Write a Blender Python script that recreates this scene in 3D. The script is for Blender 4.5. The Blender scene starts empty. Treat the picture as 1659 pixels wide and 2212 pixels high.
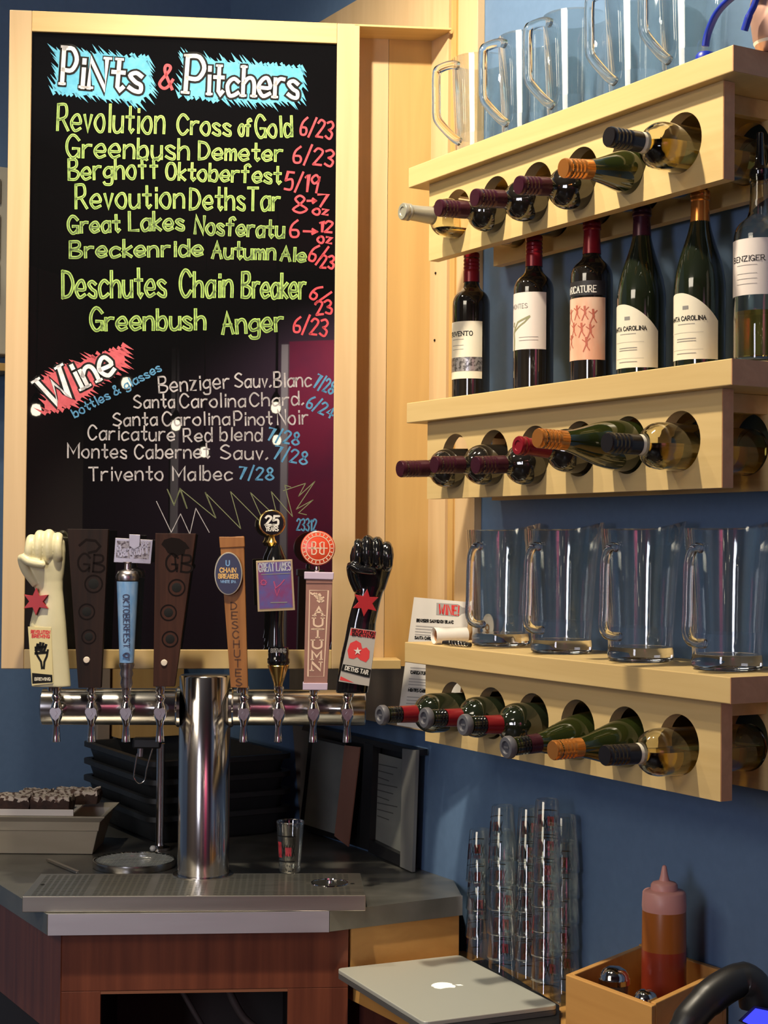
import bpy, math, random
from mathutils import Vector, Matrix
random.seed(7)
PI = math.pi
scn = bpy.context.scene
col = scn.collection

# ------------------------------------------------------------------ camera
F, PITCH, ROLL, EYE = 3489.0, .0204, .0083, Vector((0, 0, 1.617))
cam_d = bpy.data.cameras.new('camera')
cam = bpy.data.objects.new('camera', cam_d); col.objects.link(cam)
cam_d.sensor_width = 36; cam_d.sensor_fit = 'AUTO'; cam_d.lens = F / 2212 * 36
cam_d.clip_start = .05; cam_d.clip_end = 60
cam.matrix_world = Matrix.Translation(EYE) @ Matrix.Rotation(PI/2 + PITCH, 4, 'X') @ Matrix.Rotation(ROLL, 4, 'Z')
scn.camera = cam

# ------------------------------------------------------------------ world, lamps, exposure
w = bpy.data.worlds.new('world'); scn.world = w; w.use_nodes = True
w.node_tree.nodes['Background'].inputs[0].default_value = (.9, .8, .7, 1)
w.node_tree.nodes['Background'].inputs[1].default_value = .05
scn.view_settings.view_transform = 'Standard'
scn.view_settings.look = 'None'
scn.view_settings.exposure = 0
scn.view_settings.gamma = 1
scn.view_settings.use_curve_mapping = False
scn.cycles.caustics_reflective = False
scn.cycles.sample_clamp_indirect = 6
scn.cycles.max_bounces = 14
scn.cycles.transmission_bounces = 12
scn.cycles.transparent_max_bounces = 12
scn.cycles.blur_glossy = .2

AW = .5288                                           # the shelf wall runs away to the left at this angle from the view
UX = Vector((-math.sin(AW), math.cos(AW), 0))        # along the shelf wall, away
NX = Vector((-math.cos(AW), -math.sin(AW), 0))       # out of the shelf wall, into the room
RW = AW - PI/2                                       # z rotation that makes local x run towards the viewer along that wall, local y into it
N_WALL, U_BACK = -1.862, 4.05
def un(u, n, z=0): return UX*u + NX*n + Vector((0, 0, z))

def spot(name, loc, aim, power, size, color, blend=.6, rad=.04):
    d = bpy.data.lights.new(name, 'SPOT'); d.energy = power; d.spot_size = math.radians(size); d.spot_blend = blend
    d.shadow_soft_size = rad; d.color = color
    o = bpy.data.objects.new(name, d); col.objects.link(o); o.location = loc
    o.rotation_euler = (Vector(aim) - Vector(loc)).to_track_quat('-Z', 'Y').to_euler(); return o
def area(name, loc, aim, power, sx, sy, color):
    d = bpy.data.lights.new(name, 'AREA'); d.shape = 'RECTANGLE'; d.size = sx; d.size_y = sy; d.energy = power; d.color = color
    o = bpy.data.objects.new(name, d); col.objects.link(o); o.location = loc
    o.rotation_euler = (Vector(aim) - Vector(loc)).to_track_quat('-Z', 'Y').to_euler(); return o
WARM = (1, .87, .66)
SPOT_LOCS = [un(2.25, -.86, 3.36), un(3.05, -.55, 3.36)]
SPOT_LOCS.append(Vector((-.62, 2.30, 3.36)))
spot('spot_lamp', SPOT_LOCS[0], un(2.35, -1.7, 1.9), 205, 120, WARM, .8)
spot('spot_lamp', SPOT_LOCS[1], un(3.1, -1.25, 1.9), 46, 110, WARM, .8)
spot('spot_lamp', SPOT_LOCS[2], Vector((-.50, 3.30, 1.6)), 46, 62, WARM, .7)
area('room_fill_light', Vector((-2.5, .3, 3.42)), Vector((-.6, 2.4, .8)), 60, 1.5, 1.5, (1, .88, .70))  # broad unseen fill, added at the left to lift the ambient light
area('cool_fill_light', Vector((-1.75, -1.1, 1.9)), Vector((-.1, 3.0, .85)), 36, .5, 1.1, (.86, .86, 1))  # added cool fill from behind left; no window stands there
spot('far_wall_wash', un(-3.1, 1.0, 3.3), un(-4.2, 1.0, 1.6), 400, 120, (1, .82, .8), .8, .03)  # added wash on the unseen far wall, so the board mirrors it lit

# ------------------------------------------------------------------ measuring helpers (a picture point to a point on a real plane)
def ray(x, y):
    dx, dy = x - 829.5, y - 1106.0
    c, s = math.cos(-ROLL), math.sin(-ROLL)
    X, Y = dx*c - dy*s, dx*s + dy*c
    c, s = math.cos(PITCH), math.sin(PITCH)
    return Vector((X, F*c + Y*s, F*s - Y*c))
def on(x, y, P, N):
    r = ray(x, y); return EYE + r * ((Vector(P) - EYE).dot(N) / r.dot(N))
def at_z(x, y, z): return on(x, y, (0, 0, z), Vector((0, 0, 1)))
def at_y(x, y, Y): return on(x, y, (0, Y, 0), Vector((0, 1, 0)))
def at_n(x, y, n): return on(x, y, NX*n, NX)
def at_u(x, y, u): return on(x, y, UX*u, UX)

# ------------------------------------------------------------------ materials
MATS = {}
def mat(name, color, rough=.5, metal=0., spec=.5, **k):
    if name in MATS: return MATS[name]
    m = bpy.data.materials.new(name); m.use_nodes = True; MATS[name] = m
    nt = m.node_tree; b = nt.nodes['Principled BSDF']; N = nt.nodes.new; L = nt.links.new
    b.inputs['Base Color'].default_value = (*color, 1)
    b.inputs['Roughness'].default_value = rough; b.inputs['Metallic'].default_value = metal
    b.inputs['Specular IOR Level'].default_value = spec
    if 'trans' in k: b.inputs['Transmission Weight'].default_value = k['trans']
    if 'ior' in k: b.inputs['IOR'].default_value = k['ior']
    if 'coat' in k: b.inputs['Coat Weight'].default_value = k['coat']; b.inputs['Coat Roughness'].default_value = .08
    if 'emit' in k: b.inputs['Emission Color'].default_value = (*k['emit'][0], 1); b.inputs['Emission Strength'].default_value = k['emit'][1]
    tc = N('ShaderNodeTexCoord'); mp = N('ShaderNodeMapping'); L(tc.outputs['Object'], mp.inputs[0])
    mp.inputs['Scale'].default_value = k.get('scale', (20, 20, 20))
    ns = N('ShaderNodeTexNoise'); ns.inputs['Scale'].default_value = k.get('nscale', 1.0); ns.inputs['Detail'].default_value = k.get('detail', 4)
    ns.inputs['Distortion'].default_value = k.get('dist', 0)
    L(mp.outputs[0], ns.inputs['Vector'])
    if 'c2' in k:
        rp = N('ShaderNodeValToRGB'); L(ns.outputs['Fac'], rp.inputs[0])
        e = rp.color_ramp.elements; e[0].position = k.get('p0', .35); e[1].position = k.get('p1', .65)
        e[0].color = (*k['c2'], 1); e[1].color = (*color, 1)
        L(rp.outputs[0], b.inputs['Base Color'])
    if 'bump' in k:
        bp = N('ShaderNodeBump'); bp.inputs['Strength'].default_value = k['bump']; bp.inputs['Distance'].default_value = k.get('bd', .001)
        L(ns.outputs['Fac'], bp.inputs['Height']); L(bp.outputs[0], b.inputs['Normal'])
    if 'rvar' in k:
        mr = N('ShaderNodeMapRange'); mr.inputs[3].default_value = rough - k['rvar']; mr.inputs[4].default_value = rough + k['rvar']
        L(ns.outputs['Fac'], mr.inputs[0]); L(mr.outputs[0], b.inputs['Roughness'])
    return m
def maple(name, c, c2, scale): return mat(name, c, .42, scale=scale, c2=c2, p0=.3, p1=.7, detail=6, dist=1.2, bump=.06, rvar=.06)
M_HOR = maple('maple_wood_horizontal', (.66, .48, .215), (.58, .405, .17), (1.6, 30, 30))
M_VER = maple('maple_wood_vertical', (.66, .47, .26), (.59, .41, .215), (26, 26, 1.5))
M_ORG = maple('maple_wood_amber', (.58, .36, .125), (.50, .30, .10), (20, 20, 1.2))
M_PINK = maple('maple_dim_reddish', (.50, .25, .12), (.42, .2, .09), (40, 40, 40))  # darker, redder maple; on the shelf ends its tone carries the shade
M_DESK = maple('amber_desk_wood', (.66, .35, .10), (.56, .28, .075), (2, 22, 22))
M_CHERRY = mat('cherry_stained_wood', (.22, .062, .028), .38, scale=(45, 45, 2.2), c2=(.12, .032, .016), p0=.3, p1=.7, detail=8, bump=.1)
M_BLUE = mat('blue_wall_paint', (.115, .20, .345), .65, scale=(60, 60, 60), bump=.05, c2=(.107, .188, .325))
M_MAROON = mat('maroon_wall_paint', (.50, .03, .11), .6, scale=(6, 6, 6), c2=(.28, .03, .11), p0=.4, p1=.6, nscale=.25)
M_PLUM = mat('dark_plum_paint', (.10, .055, .095), .6)
M_SAND = mat('sand_wall_paint', (.42, .34, .27), .7)
M_CEIL = mat('grey_ceiling_paint', (.10, .10, .11), .8, scale=(8, 8, 8), c2=(.085, .085, .095))
M_FLOOR = mat('dark_floor_tile', (.045, .03, .025), .4, scale=(5, 5, 5), c2=(.03, .02, .018))
M_WHITEW = mat('white_trim_paint', (.7, .68, .66), .5)
M_STEEL = mat('brushed_steel', (.56, .54, .52), .20, 1., scale=(3, 90, 90), bump=.02, rvar=.05)
M_STEELV = mat('polished_column_steel', (.62, .59, .57), .15, 1., scale=(90, 90, 1.5), bump=.03, rvar=.05)
M_CHROME = mat('chrome', (.72, .69, .66), .07, 1., scale=(10, 10, 10), rvar=.02)
M_TRAY = mat('drip_tray_steel', (.56, .53, .46), .34, .97, scale=(3, 60, 60), rvar=.05)
M_TOP = mat('worn_counter_steel', (.30, .29, .26), .36, .75, scale=(12, 12, 12), rvar=.12, detail=8, c2=(.23, .225, .2))
M_EDGE = mat('counter_edge_steel', (.62, .60, .64), .45, .8, scale=(3, 60, 60), rvar=.06)
M_PEWTER = mat('pewter', (.50, .46, .47), .3, 1., scale=(60, 60, 60), rvar=.1)
M_BLACK = mat('black_plastic', (.012, .012, .013), .38, scale=(30, 30, 30), rvar=.06)
M_BINBLK = mat('worn_black_tub_plastic', (.016, .017, .018), .5, scale=(30, 30, 30), rvar=.1)
M_GLOSSBLK = mat('gloss_black_enamel', (.006, .006, .007), .09, coat=.6)
M_BOARD = mat('black_marker_board', (.004, .004, .0045), .012, spec=.9)
M_CREAM = mat('cream_resin', (.72, .66, .42), .4, scale=(14, 14, 14), c2=(.66, .60, .37))
M_PAPER = mat('white_paper', (.76, .72, .66), .6, scale=(20, 20, 20), c2=(.72, .69, .63))
M_LABEL = mat('cream_label_paper', (.74, .69, .55), .55, scale=(20, 20, 20), c2=(.70, .65, .51))
M_LABELP = mat('pale_pink_label_paper', (.74, .66, .60), .55, scale=(20, 20, 20), c2=(.71, .63, .57))
M_CORAL = mat('coral_label_paper', (.68, .35, .23), .55, scale=(30, 30, 8), c2=(.74, .50, .36), p0=.4, p1=.6)
M_RED = mat('red_paint', (.38, .014, .018), .4, scale=(20, 20, 20))
M_REDART = mat('red_print', (.70, .05, .05), .5)
M_MAROONINK = mat('brown_red_ink', (.42, .10, .06), .6)
M_INK = mat('black_ink', (.012, .012, .012), .7, spec=.15)
M_GREYINK = mat('grey_ink', (.22, .21, .20), .6)
M_WHITE = mat('white_marker', (.85, .83, .85), .6, scale=(60, 60, 60), c2=(.6, .58, .6))
M_CHALK = mat('pale_grey_marker', (.46, .43, .44), .6, scale=(90, 90, 90), c2=(.28, .26, .27))
M_LIME = mat('lime_marker', (.40, .60, .13), .6, scale=(90, 90, 90), c2=(.27, .43, .08))
M_ZIG = mat('thin_dull_marker', (.17, .19, .09), .6)
M_OLIVE = mat('faded_green_marker', (.13, .20, .05), .6, scale=(90, 90, 90), c2=(.05, .08, .02))
M_REDM = mat('red_marker', (.62, .06, .08), .6, scale=(90, 90, 90), c2=(.48, .035, .05))
M_CYAN = mat('cyan_marker', (.065, .36, .56), .6, scale=(70, 70, 70), c2=(.11, .44, .62))
M_BLUEM = mat('blue_marker', (.08, .27, .46), .6, scale=(90, 90, 90), c2=(.05, .19, .36))
M_CORALM = mat('coral_marker', (.60, .10, .12), .6, scale=(70, 70, 70), c2=(.50, .07, .09))
M_DARKWOOD = mat('dark_tap_wood', (.022, .010, .007), .6, spec=.2, scale=(70, 70, 4), c2=(.011, .006, .005), bump=.15, detail=6)
M_REDWOOD = mat('red_brown_tap_wood', (.050, .018, .011), .6, spec=.2, scale=(70, 70, 4), c2=(.025, .009, .006), bump=.15, detail=6)
M_BURNT = mat('burnt_wood', (.008, .005, .005), .8, spec=.1)
M_OAKTAP = mat('honey_tap_wood', (.34, .14, .035), .45, scale=(70, 70, 5), c2=(.24, .09, .02), bump=.1)
M_BLUETAP = mat('blue_tap_glaze', (.13, .30, .58), .25, scale=(90, 90, 30), c2=(.26, .42, .66), p0=.4, p1=.7)
M_NAVY = mat('navy_enamel', (.035, .04, .09), .35)
M_GOLD = mat('gold_metal', (.80, .55, .18), .18, 1., scale=(20, 20, 20), rvar=.04)
M_MAUVE = mat('mauve_brown_paint', (.33, .165, .13), .45, scale=(30, 30, 30), c2=(.29, .14, .11))
M_LILAC = mat('lilac_enamel', (.58, .48, .62), .3)
M_PEACH = mat('peach_ink', (.80, .58, .42), .5)
M_NIGHT = mat('night_sky_print', (.10, .10, .30), .25, scale=(30, 30, 22), c2=(.20, .05, .16), p0=.42, p1=.6)
M_ORNGRED = mat('orange_red_enamel', (.72, .075, .03), .3)
M_PEG = mat('cream_peg', (.72, .62, .5), .5)
def glass(name, c, rough=0.): return mat(name, c, rough, trans=1., ior=1.47, scale=(20, 20, 20))
M_GLASS = glass('clear_glass', (.97, .98, .97))
M_GLASSG = glass('faint_green_glass', (.93, .97, .94))
M_WINEY = glass('pale_wine', (.93, .70, .16))
M_CLEARB = glass('yellowish_bottle_glass', (.97, .95, .82))
M_GREENB = mat('dark_green_bottle_glass', (.016, .022, .005), .05, coat=.5, spec=.7)
M_DARKB = mat('near_black_bottle_glass', (.012, .010, .008), .045, coat=.6, spec=.7)
M_DARKG = mat('black_green_bottle_glass', (.010, .014, .007), .045, coat=.6, spec=.7)
M_FOILP = mat('purple_foil', (.055, .010, .022), .28, .35, scale=(60, 60, 60), rvar=.05)
M_FOILR = mat('crimson_foil', (.24, .010, .018), .25, .25, scale=(60, 60, 60), rvar=.05)
M_FOILO = mat('copper_foil', (.70, .26, .055), .22, .7, scale=(60, 60, 60), rvar=.05)
M_FOILK = mat('black_foil', (.016, .013, .013), .25, .2, scale=(60, 60, 60), rvar=.05)
M_FOILG = mat('grey_foil', (.42, .40, .33), .32, .5, scale=(60, 60, 60), rvar=.05)
M_RUBBER = mat('grey_rubber', (.10, .10, .115), .45, scale=(40, 40, 40), rvar=.05)
M_CAPPINK = mat('translucent_pink_plastic', (.62, .30, .26), .4, spec=.4, scale=(40, 40, 40))
M_SAUCE = mat('red_hot_sauce', (.36, .04, .015), .3, scale=(10, 10, 10), c2=(.24, .03, .012))
M_SAUCEO = mat('orange_hot_sauce', (.34, .10, .014), .3, scale=(10, 10, 10))
M_ALU = mat('laptop_aluminium', (.60, .61, .54), .42, .35, scale=(200, 200, 200), bump=.01)
M_LOGO = mat('white_lit_emblem', (.9, .88, .8), .4, emit=((1, .95, .82), .55))
M_LCD = mat('blue_lcd', (.02, .02, .3), .3, emit=((.04, .05, 1.0), 1.6))
M_TUBP = mat('milky_tub_plastic', (.62, .56, .42), .35, trans=.25, ior=1.3, scale=(6, 6, 20), c2=(.55, .49, .36))
M_TRAYP = mat('pale_tray_plastic', (.68, .64, .60), .4)
M_CAKE = mat('chocolate_cake', (.05, .022, .014), .8, scale=(60, 60, 60), bump=.8, bd=.003, c2=(.02, .009, .006))
M_SUGAR = mat('icing_dusting', (.60, .52, .44), .8, scale=(90, 90, 90), c2=(.12, .07, .05), p0=.42, p1=.52, bump=.5, bd=.002)
M_TAUPE = mat('taupe_card', (.25, .20, .15), .6)
M_ACRYL = mat('grey_menu_sheet', (.24, .245, .215), .3, scale=(8, 8, 14), c2=(.19, .195, .175))
M_BROWNS = mat('brown_menu_strip', (.32, .15, .10), .5, scale=(30, 30, 30))
M_GREYF = mat('grey_frame_plastic', (.20, .20, .185), .35)
M_BLUEP = mat('royal_blue_plastic', (.01, .03, .36), .35)
M_COPPER = mat('rosy_metal', (.60, .36, .28), .35, .6, scale=(20, 20, 20), rvar=.06)
M_BULB = mat('lamp_glow', (1, .9, .7), .4, emit=((1, .86, .62), 18))
M_BEIGE = mat('beige_vent_plastic', (.50, .47, .38), .5)
M_CABLE = mat('grey_cable', (.07, .055, .05), .6)
M_PERF = mat('perforation_dark', (.04, .042, .036), .5)

def thin_glass(name, hi=.62, lo=.05):
    m = bpy.data.materials.new(name); m.use_nodes = True; nt = m.node_tree; nt.nodes.clear(); N = nt.nodes.new; L = nt.links.new
    out = N('ShaderNodeOutputMaterial'); mx = N('ShaderNodeMixShader'); tr2 = N('ShaderNodeBsdfTransparent'); gl = N('ShaderNodeBsdfGlossy'); lw = N('ShaderNodeLayerWeight')
    tr2.inputs[0].default_value = (.93, .95, .94, 1); gl.inputs['Roughness'].default_value = .035; gl.inputs[0].default_value = (1, 1, 1, 1); lw.inputs[0].default_value = .38
    mr = N('ShaderNodeMapRange'); mr.inputs[3].default_value = lo; mr.inputs[4].default_value = hi
    L(lw.outputs['Facing'], mr.inputs[0]); L(mr.outputs[0], mx.inputs[0]); L(tr2.outputs[0], mx.inputs[1]); L(gl.outputs[0], mx.inputs[2]); L(mx.outputs[0], out.inputs[0]); return m
M_THIN = thin_glass('thin_clear_glass')
M_THINP = thin_glass('pitcher_glass', .55, .07)

# ------------------------------------------------------------------ mesh builder
class MB:
    def __init__(s): s.v = []; s.f = []
    def add(s, vs, fs):
        o = len(s.v); s.v += [Vector(v) for v in vs]; s.f += [tuple(i+o for i in f) for f in fs]; return s
    def box(s, c, d, M=None):
        x, y, z = (a/2 for a in d); vs = [Vector((sx*x, sy*y, sz*z)) for sz in (-1, 1) for sx, sy in ((-1, -1), (1, -1), (1, 1), (-1, 1))]
        if M: vs = [M @ v for v in vs]
        c = Vector(c); return s.add([v + c for v in vs], [(3, 2, 1, 0), (4, 5, 6, 7), (0, 1, 5, 4), (1, 2, 6, 5), (2, 3, 7, 6), (3, 0, 4, 7)])
    def span(s, a, b): return s.box([(a[i]+b[i])/2 for i in range(3)], [abs(a[i]-b[i]) for i in range(3)])
    def lathe(s, prof, seg=32, M=None):        # profile of (r, z); r = 0 closes to a pole
        rings = []; vs = []
        for r, z in prof:
            if r < 1e-6: rings.append([len(vs)]); vs.append(Vector((0, 0, z)))
            else:
                rings.append(list(range(len(vs), len(vs)+seg)))
                vs += [Vector((r*math.cos(2*PI*k/seg), r*math.sin(2*PI*k/seg), z)) for k in range(seg)]
        fs = []
        for A, B in zip(rings, rings[1:]):
            for k in range(seg):
                k2 = (k+1) % seg
                if len(A) == 1 and len(B) == 1: continue
                if len(A) == 1: fs.append((A[0], B[k2], B[k]))
                elif len(B) == 1: fs.append((A[k], A[k2], B[0]))
                else: fs.append((A[k], A[k2], B[k2], B[k]))
        if M: vs = [M @ v for v in vs]
        return s.add(vs, fs)
    def tube(s, pts, r, seg=10, closed=False, sy=1.):
        pts = [Vector(p) for p in pts]; n = len(pts); rr = r if isinstance(r, (list, tuple)) else [r]*n
        vs = []; up = None
        for i, p in enumerate(pts):
            a = pts[i-1] if (i or closed) else p; b = pts[(i+1) % n] if (i < n-1 or closed) else p
            t = (b - a).normalized()
            if up is None: up = Vector((0, 0, 1)) if abs(t.z) < .9 else Vector((0, 1, 0))
            x = up.cross(t).normalized(); up = t.cross(x).normalized()
            vs += [p + (x*math.cos(2*PI*k/seg) + up*math.sin(2*PI*k/seg)*sy)*rr[i] for k in range(seg)]
        fs = []
        for i in range(n if closed else n-1):
            j = (i+1) % n
            fs += [(i*seg+k, i*seg+(k+1) % seg, j*seg+(k+1) % seg, j*seg+k) for k in range(seg)]
        if not closed: fs += [tuple(reversed(range(seg))), tuple((n-1)*seg+k for k in range(seg))]
        return s.add(vs, fs)
    def prism(s, poly, y0, y1, M=None):       # polygon in x, z pushed from y0 (front) to y1
        n = len(poly); vs = [Vector((x, y0, z)) for x, z in poly] + [Vector((x, y1, z)) for x, z in poly]
        if M: vs = [M @ v for v in vs]
        ar = sum(poly[i][0]*poly[(i+1) % n][1] - poly[(i+1) % n][0]*poly[i][1] for i in range(n))
        fs = [tuple(range(n)), tuple(reversed(range(n, 2*n)))] + [(i, i+n, (i+1) % n+n, (i+1) % n) for i in range(n)]
        if ar < 0: fs = [tuple(reversed(f)) for f in fs]
        return s.add(vs, fs)
    def slab(s, poly, z0, z1):                # polygon in x, y pushed from z0 to z1 (counter-clockwise)
        n = len(poly); vs = [Vector((p[0], p[1], z0)) for p in poly] + [Vector((p[0], p[1], z1)) for p in poly]
        return s.add(vs, [tuple(reversed(range(n))), tuple(range(n, 2*n))] + [(i, (i+1) % n, (i+1) % n+n, i+n) for i in range(n)])
    def ell(s, c, r, seg=16, rings=10, M=None):
        pr = [(math.sin(PI*i/rings), -math.cos(PI*i/rings)) for i in range(rings+1)]; pr[0] = (0, -1); pr[-1] = (0, 1)
        T = Matrix.Translation(c) @ (M or Matrix()) @ Matrix.Diagonal((*r, 1)); return s.lathe(pr, seg, T)
    def build(s, name, m, parent=None, smooth=None, bevel=0., loc=None, rz=0., mats=None):
        me = bpy.data.meshes.new(name); me.from_pydata([tuple(v) for v in s.v], [], s.f); me.materials.append(m); me.update()
        o = bpy.data.objects.new(name, me); col.objects.link(o)
        if parent: o.parent = parent
        if loc is not None: o.location = loc; o.rotation_euler = (0, 0, rz)
        if smooth is not None:
            me.polygons.foreach_set('use_smooth', [True]*len(me.polygons)); me.set_sharp_from_angle(angle=math.radians(smooth))
        if bevel:
            b = o.modifiers.new('bevel', 'BEVEL'); b.width = bevel; b.segments = 2; b.limit_method = 'ANGLE'; b.angle_limit = math.radians(40)
        return o
def tag(o, label=None, cat=None, group=None, kind=None):
    for k, v in (('label', label), ('category', cat), ('group', group), ('kind', kind)):
        if v: o[k] = v
    return o
def empty(name, loc, rz=0., label=None, cat=None, group=None):
    o = bpy.data.objects.new(name, None); col.objects.link(o); o.location = loc; o.rotation_euler = (0, 0, rz); o.empty_display_size = .05
    return tag(o, label, cat, group)
def dup(root, loc=None, rz=None, label=None, group=None):
    r = root.copy(); col.objects.link(r)
    if loc is not None: r.location = loc
    if rz is not None: r.rotation_euler = (0, 0, rz)
    if label: r['label'] = label
    if group: r['group'] = group
    for ch in [o for o in root.children]:
        c = ch.copy(); col.objects.link(c); c.parent = r
        for g in [o for o in ch.children]:
            d = g.copy(); col.objects.link(d); d.parent = c
    return r
def frame_of(o):      # world -> local of an empty built with loc and z rotation only
    return (Matrix.Translation(o.location) @ Matrix.Rotation(o.rotation_euler[2], 4, 'Z')).inverted()

# ------------------------------------------------------------------ hand lettering: a stroke alphabet laid down as flat ribbons
G = dict(zip('ABCDEFGHIJKLMNOPQRSTUVWXYZ', (
 '0d3n6d|1h5h', '0d0n|~0n4n5l4j0i|~0i5h6f4d0d', '~6l4n2n0k0g2d4d6f', '0d0n|~0n4m6i4e0d', '5n0n0d5d|0i4i', '5n0n0d|0i4i',
 '~6l4n2n0k0g2d4d6f|6d6h3h', '0n0d|6n6d|0i6i', '1n1d', '~4n4g3d1d0f', '0n0d|5n0h5d', '0n0d5d', '0d0n4g8n8d', '0d0n6d6n',
 '~3n1m0i1e3d5e6i5m3n', '0d0n|~0n4n6k4h0h', '~3n1m0i1e3d5e6i5m3n|4f6c', '0d0n|~0n4n5k4i0h|3h6d', '~5m3n1m0k3i6g5e3d0e',
 '0n6n|3n3d', '~0n0g1e3d5e6g6n', '0n3d6n', '0n2d4k6d8n', '0n6d|6n0d', '0n3i6n|3i3d', '0n6n0d6d')))
G.update(dict(zip('abcdefghijklmnopqrstuvwxyz', (
 '~5i3j1i0g1d3d5f|5j5d', '0n0d|~0h2j4j5g4d2d0e', '~5i3j1i0g1d3d5e', '5n5d|~5h3j1j0g1d3d5f', '~0g5g4j2j0h0f2d5e', '~5m4n2m2k2d|0j4j',
 '~5i3j1i0g1e3e5f|~5j5c4a1a0b', '0n0d|~0h2j4j5h5d', '1j1d|1m1l', '~2j2c0a|2m2l', '0n0d|4j0g4d', '1n1d', '0j0d|~0h2j3h3d|~3h5j6h6d',
 '0j0d|~0h2j4j5h5d', '~2j0h0f2d4d5f5h4j2j', '0j0a|~0h2j4j5g4d2d0e', '5j5a|~5h3j1j0g1d3d5f', '0j0d|~0h2j4j', '~4i2j0i2g4f4d2d0e',
 '2n2e3d4e|0j4j', '~0j0f1d3d5f|5j5d', '0j2d4j', '0j1d3h5d6j', '0j4d|4j0d', '0j2d|5j2d1a', '0j4j0d4d'))))
G.update({'0': '~3n1m0i1e3d5e6i5m3n', '1': '0l2n2d', '2': '~0l2n5m5k3h0d|0d5d', '3': '~0m3n5l4j2i|~2i5g4d2d0e', '4': '4d4n0g6g',
 '5': '5n1n0i|~0i4j5g4d0d', '6': '~4n1k0g1d4d5f4h1h', '7': '0n5n1d', '8': '~3i1l3n5l3i0f3d6f3i', '9': '~5l3n1m0k2i5k|5m4d',
 '/': '0c4o', '&': '~6d2k2n4n4l0g0e2d4e6h', '.': '0d1e', '!': '1n1g|1e1d', '-': '0h3h', '>': '0h6h|4j6h4f', "'": '0n0l'})
def strokes_of(ch):
    out = []
    for s in G.get(ch, '').split('|'):
        sm = s.startswith('~'); s = s.lstrip('~')
        p = [(int(s[i]), ord(s[i+1]) - 100) for i in range(0, len(s), 2)]
        if sm and len(p) > 2:
            q = []; n = len(p); cl = p[0] == p[-1]
            for i in range(n-1):
                a = p[i-1] if i else (p[-2] if cl else p[0]); b, c = p[i], p[i+1]; d = p[i+2] if i+2 < n else (p[1] if cl else p[-1])
                for k in range(4):
                    t = k/4; t2 = t*t; t3 = t2*t
                    q.append(tuple(.5*(2*b[j] + (c[j]-a[j])*t + (2*a[j]-5*b[j]+4*c[j]-d[j])*t2 + (3*b[j]-a[j]-3*c[j]+d[j])*t3) for j in (0, 1)))
            q.append(p[-1]); p = q
        if p: out.append(p)
    return out
def ribbon(mb, pts, w, place):
    sb_ = getattr(place, 'sub', 0)
    if sb_:
        q = [pts[0]]
        for a, b in zip(pts, pts[1:]):
            k = max(1, int(math.hypot(b[0]-a[0], b[1]-a[1])/sb_)); q += [(a[0]+(b[0]-a[0])*i/k, a[1]+(b[1]-a[1])*i/k) for i in range(1, k+1)]
        pts = q
    n = len(pts)
    if n < 2: return
    L = []; R = []
    for i in range(n):
        a = pts[max(i-1, 0)]; b = pts[min(i+1, n-1)]
        dx, dy = b[0]-a[0], b[1]-a[1]; l = math.hypot(dx, dy) or 1; nx, ny = -dy/l, dx/l
        e = 1.
        if 0 < i < n-1:
            d1 = (pts[i][0]-a[0], pts[i][1]-a[1]); l1 = math.hypot(*d1) or 1; cs = abs(nx*(-d1[1]/l1) + ny*(d1[0]/l1)); e = min(1/max(cs, .4), 1.8)
        ex = (-.4*w*dx/l if i == 0 else (.4*w*dx/l if i == n-1 else 0), -.4*w*dy/l if i == 0 else (.4*w*dy/l if i == n-1 else 0))
        L.append((pts[i][0]+ex[0]+nx*w/2*e, pts[i][1]+ex[1]+ny*w/2*e)); R.append((pts[i][0]+ex[0]-nx*w/2*e, pts[i][1]+ex[1]-ny*w/2*e))
    vs = [place(*p) for p in L] + [place(*p) for p in R]
    mb.add(vs, [(i, i+n, i+n+1, i+1) for i in range(n-1)])
def layout(txt, sp=2.2):
    x = 0; out = []
    for ch in txt:
        if ch == ' ': x += 4; continue
        st = strokes_of(ch); wd = max([p[0] for s in st for p in s] or [2]); out.append((ch, x, st)); x += wd + sp
    return out, max(x - sp, 1)
def write(mb, txt, a, b, h, w, place, jit=.0, serif=False, inner=None, wi=0, sp=2.2):
    """letters with baseline from a to b, capital height h, pen width w, all in the 2D units of place()"""
    lay, W = layout(txt, sp); ax = ((b[0]-a[0])/W, (b[1]-a[1])/W); l = math.hypot(b[0]-a[0], b[1]-a[1]); up = (-(b[1]-a[1])/l*h/10, (b[0]-a[0])/l*h/10)
    if getattr(place, 'down', False): up = (-up[0], -up[1])
    for ch, x0, st in lay:
        j = [random.uniform(-jit, jit) for _ in range(4)]
        for s in st:
            q = []
            for x, y in s:
                X = x0 + x*(1+j[0]*.5) + j[2]*1.5 + y*j[1]*.25; Y = y*(1+j[3]) + j[2]*2
                q.append((a[0]+ax[0]*X+up[0]*Y, a[1]+ax[1]*X+up[1]*Y))
            ribbon(mb, q, w, place)
            if inner is not None: ribbon(inner, q, wi, place.lift)
            if serif:
                for (x, y) in (s[0], s[-1]):
                    if y in (0, 10):
                        e = [(a[0]+ax[0]*(x0+x+t)+up[0]*y, a[1]+ax[1]*(x0+x+t)+up[1]*y) for t in (-1.2, 1.2)]
                        ribbon(mb, e, w*.6, place)
def star(cx, cy, R, r, n=6, rot=0.):
    return [(cx+(R if k % 2 == 0 else r)*math.sin(rot+PI*k/n), cy+(R if k % 2 == 0 else r)*math.cos(rot+PI*k/n)) for k in range(2*n)]

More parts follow.
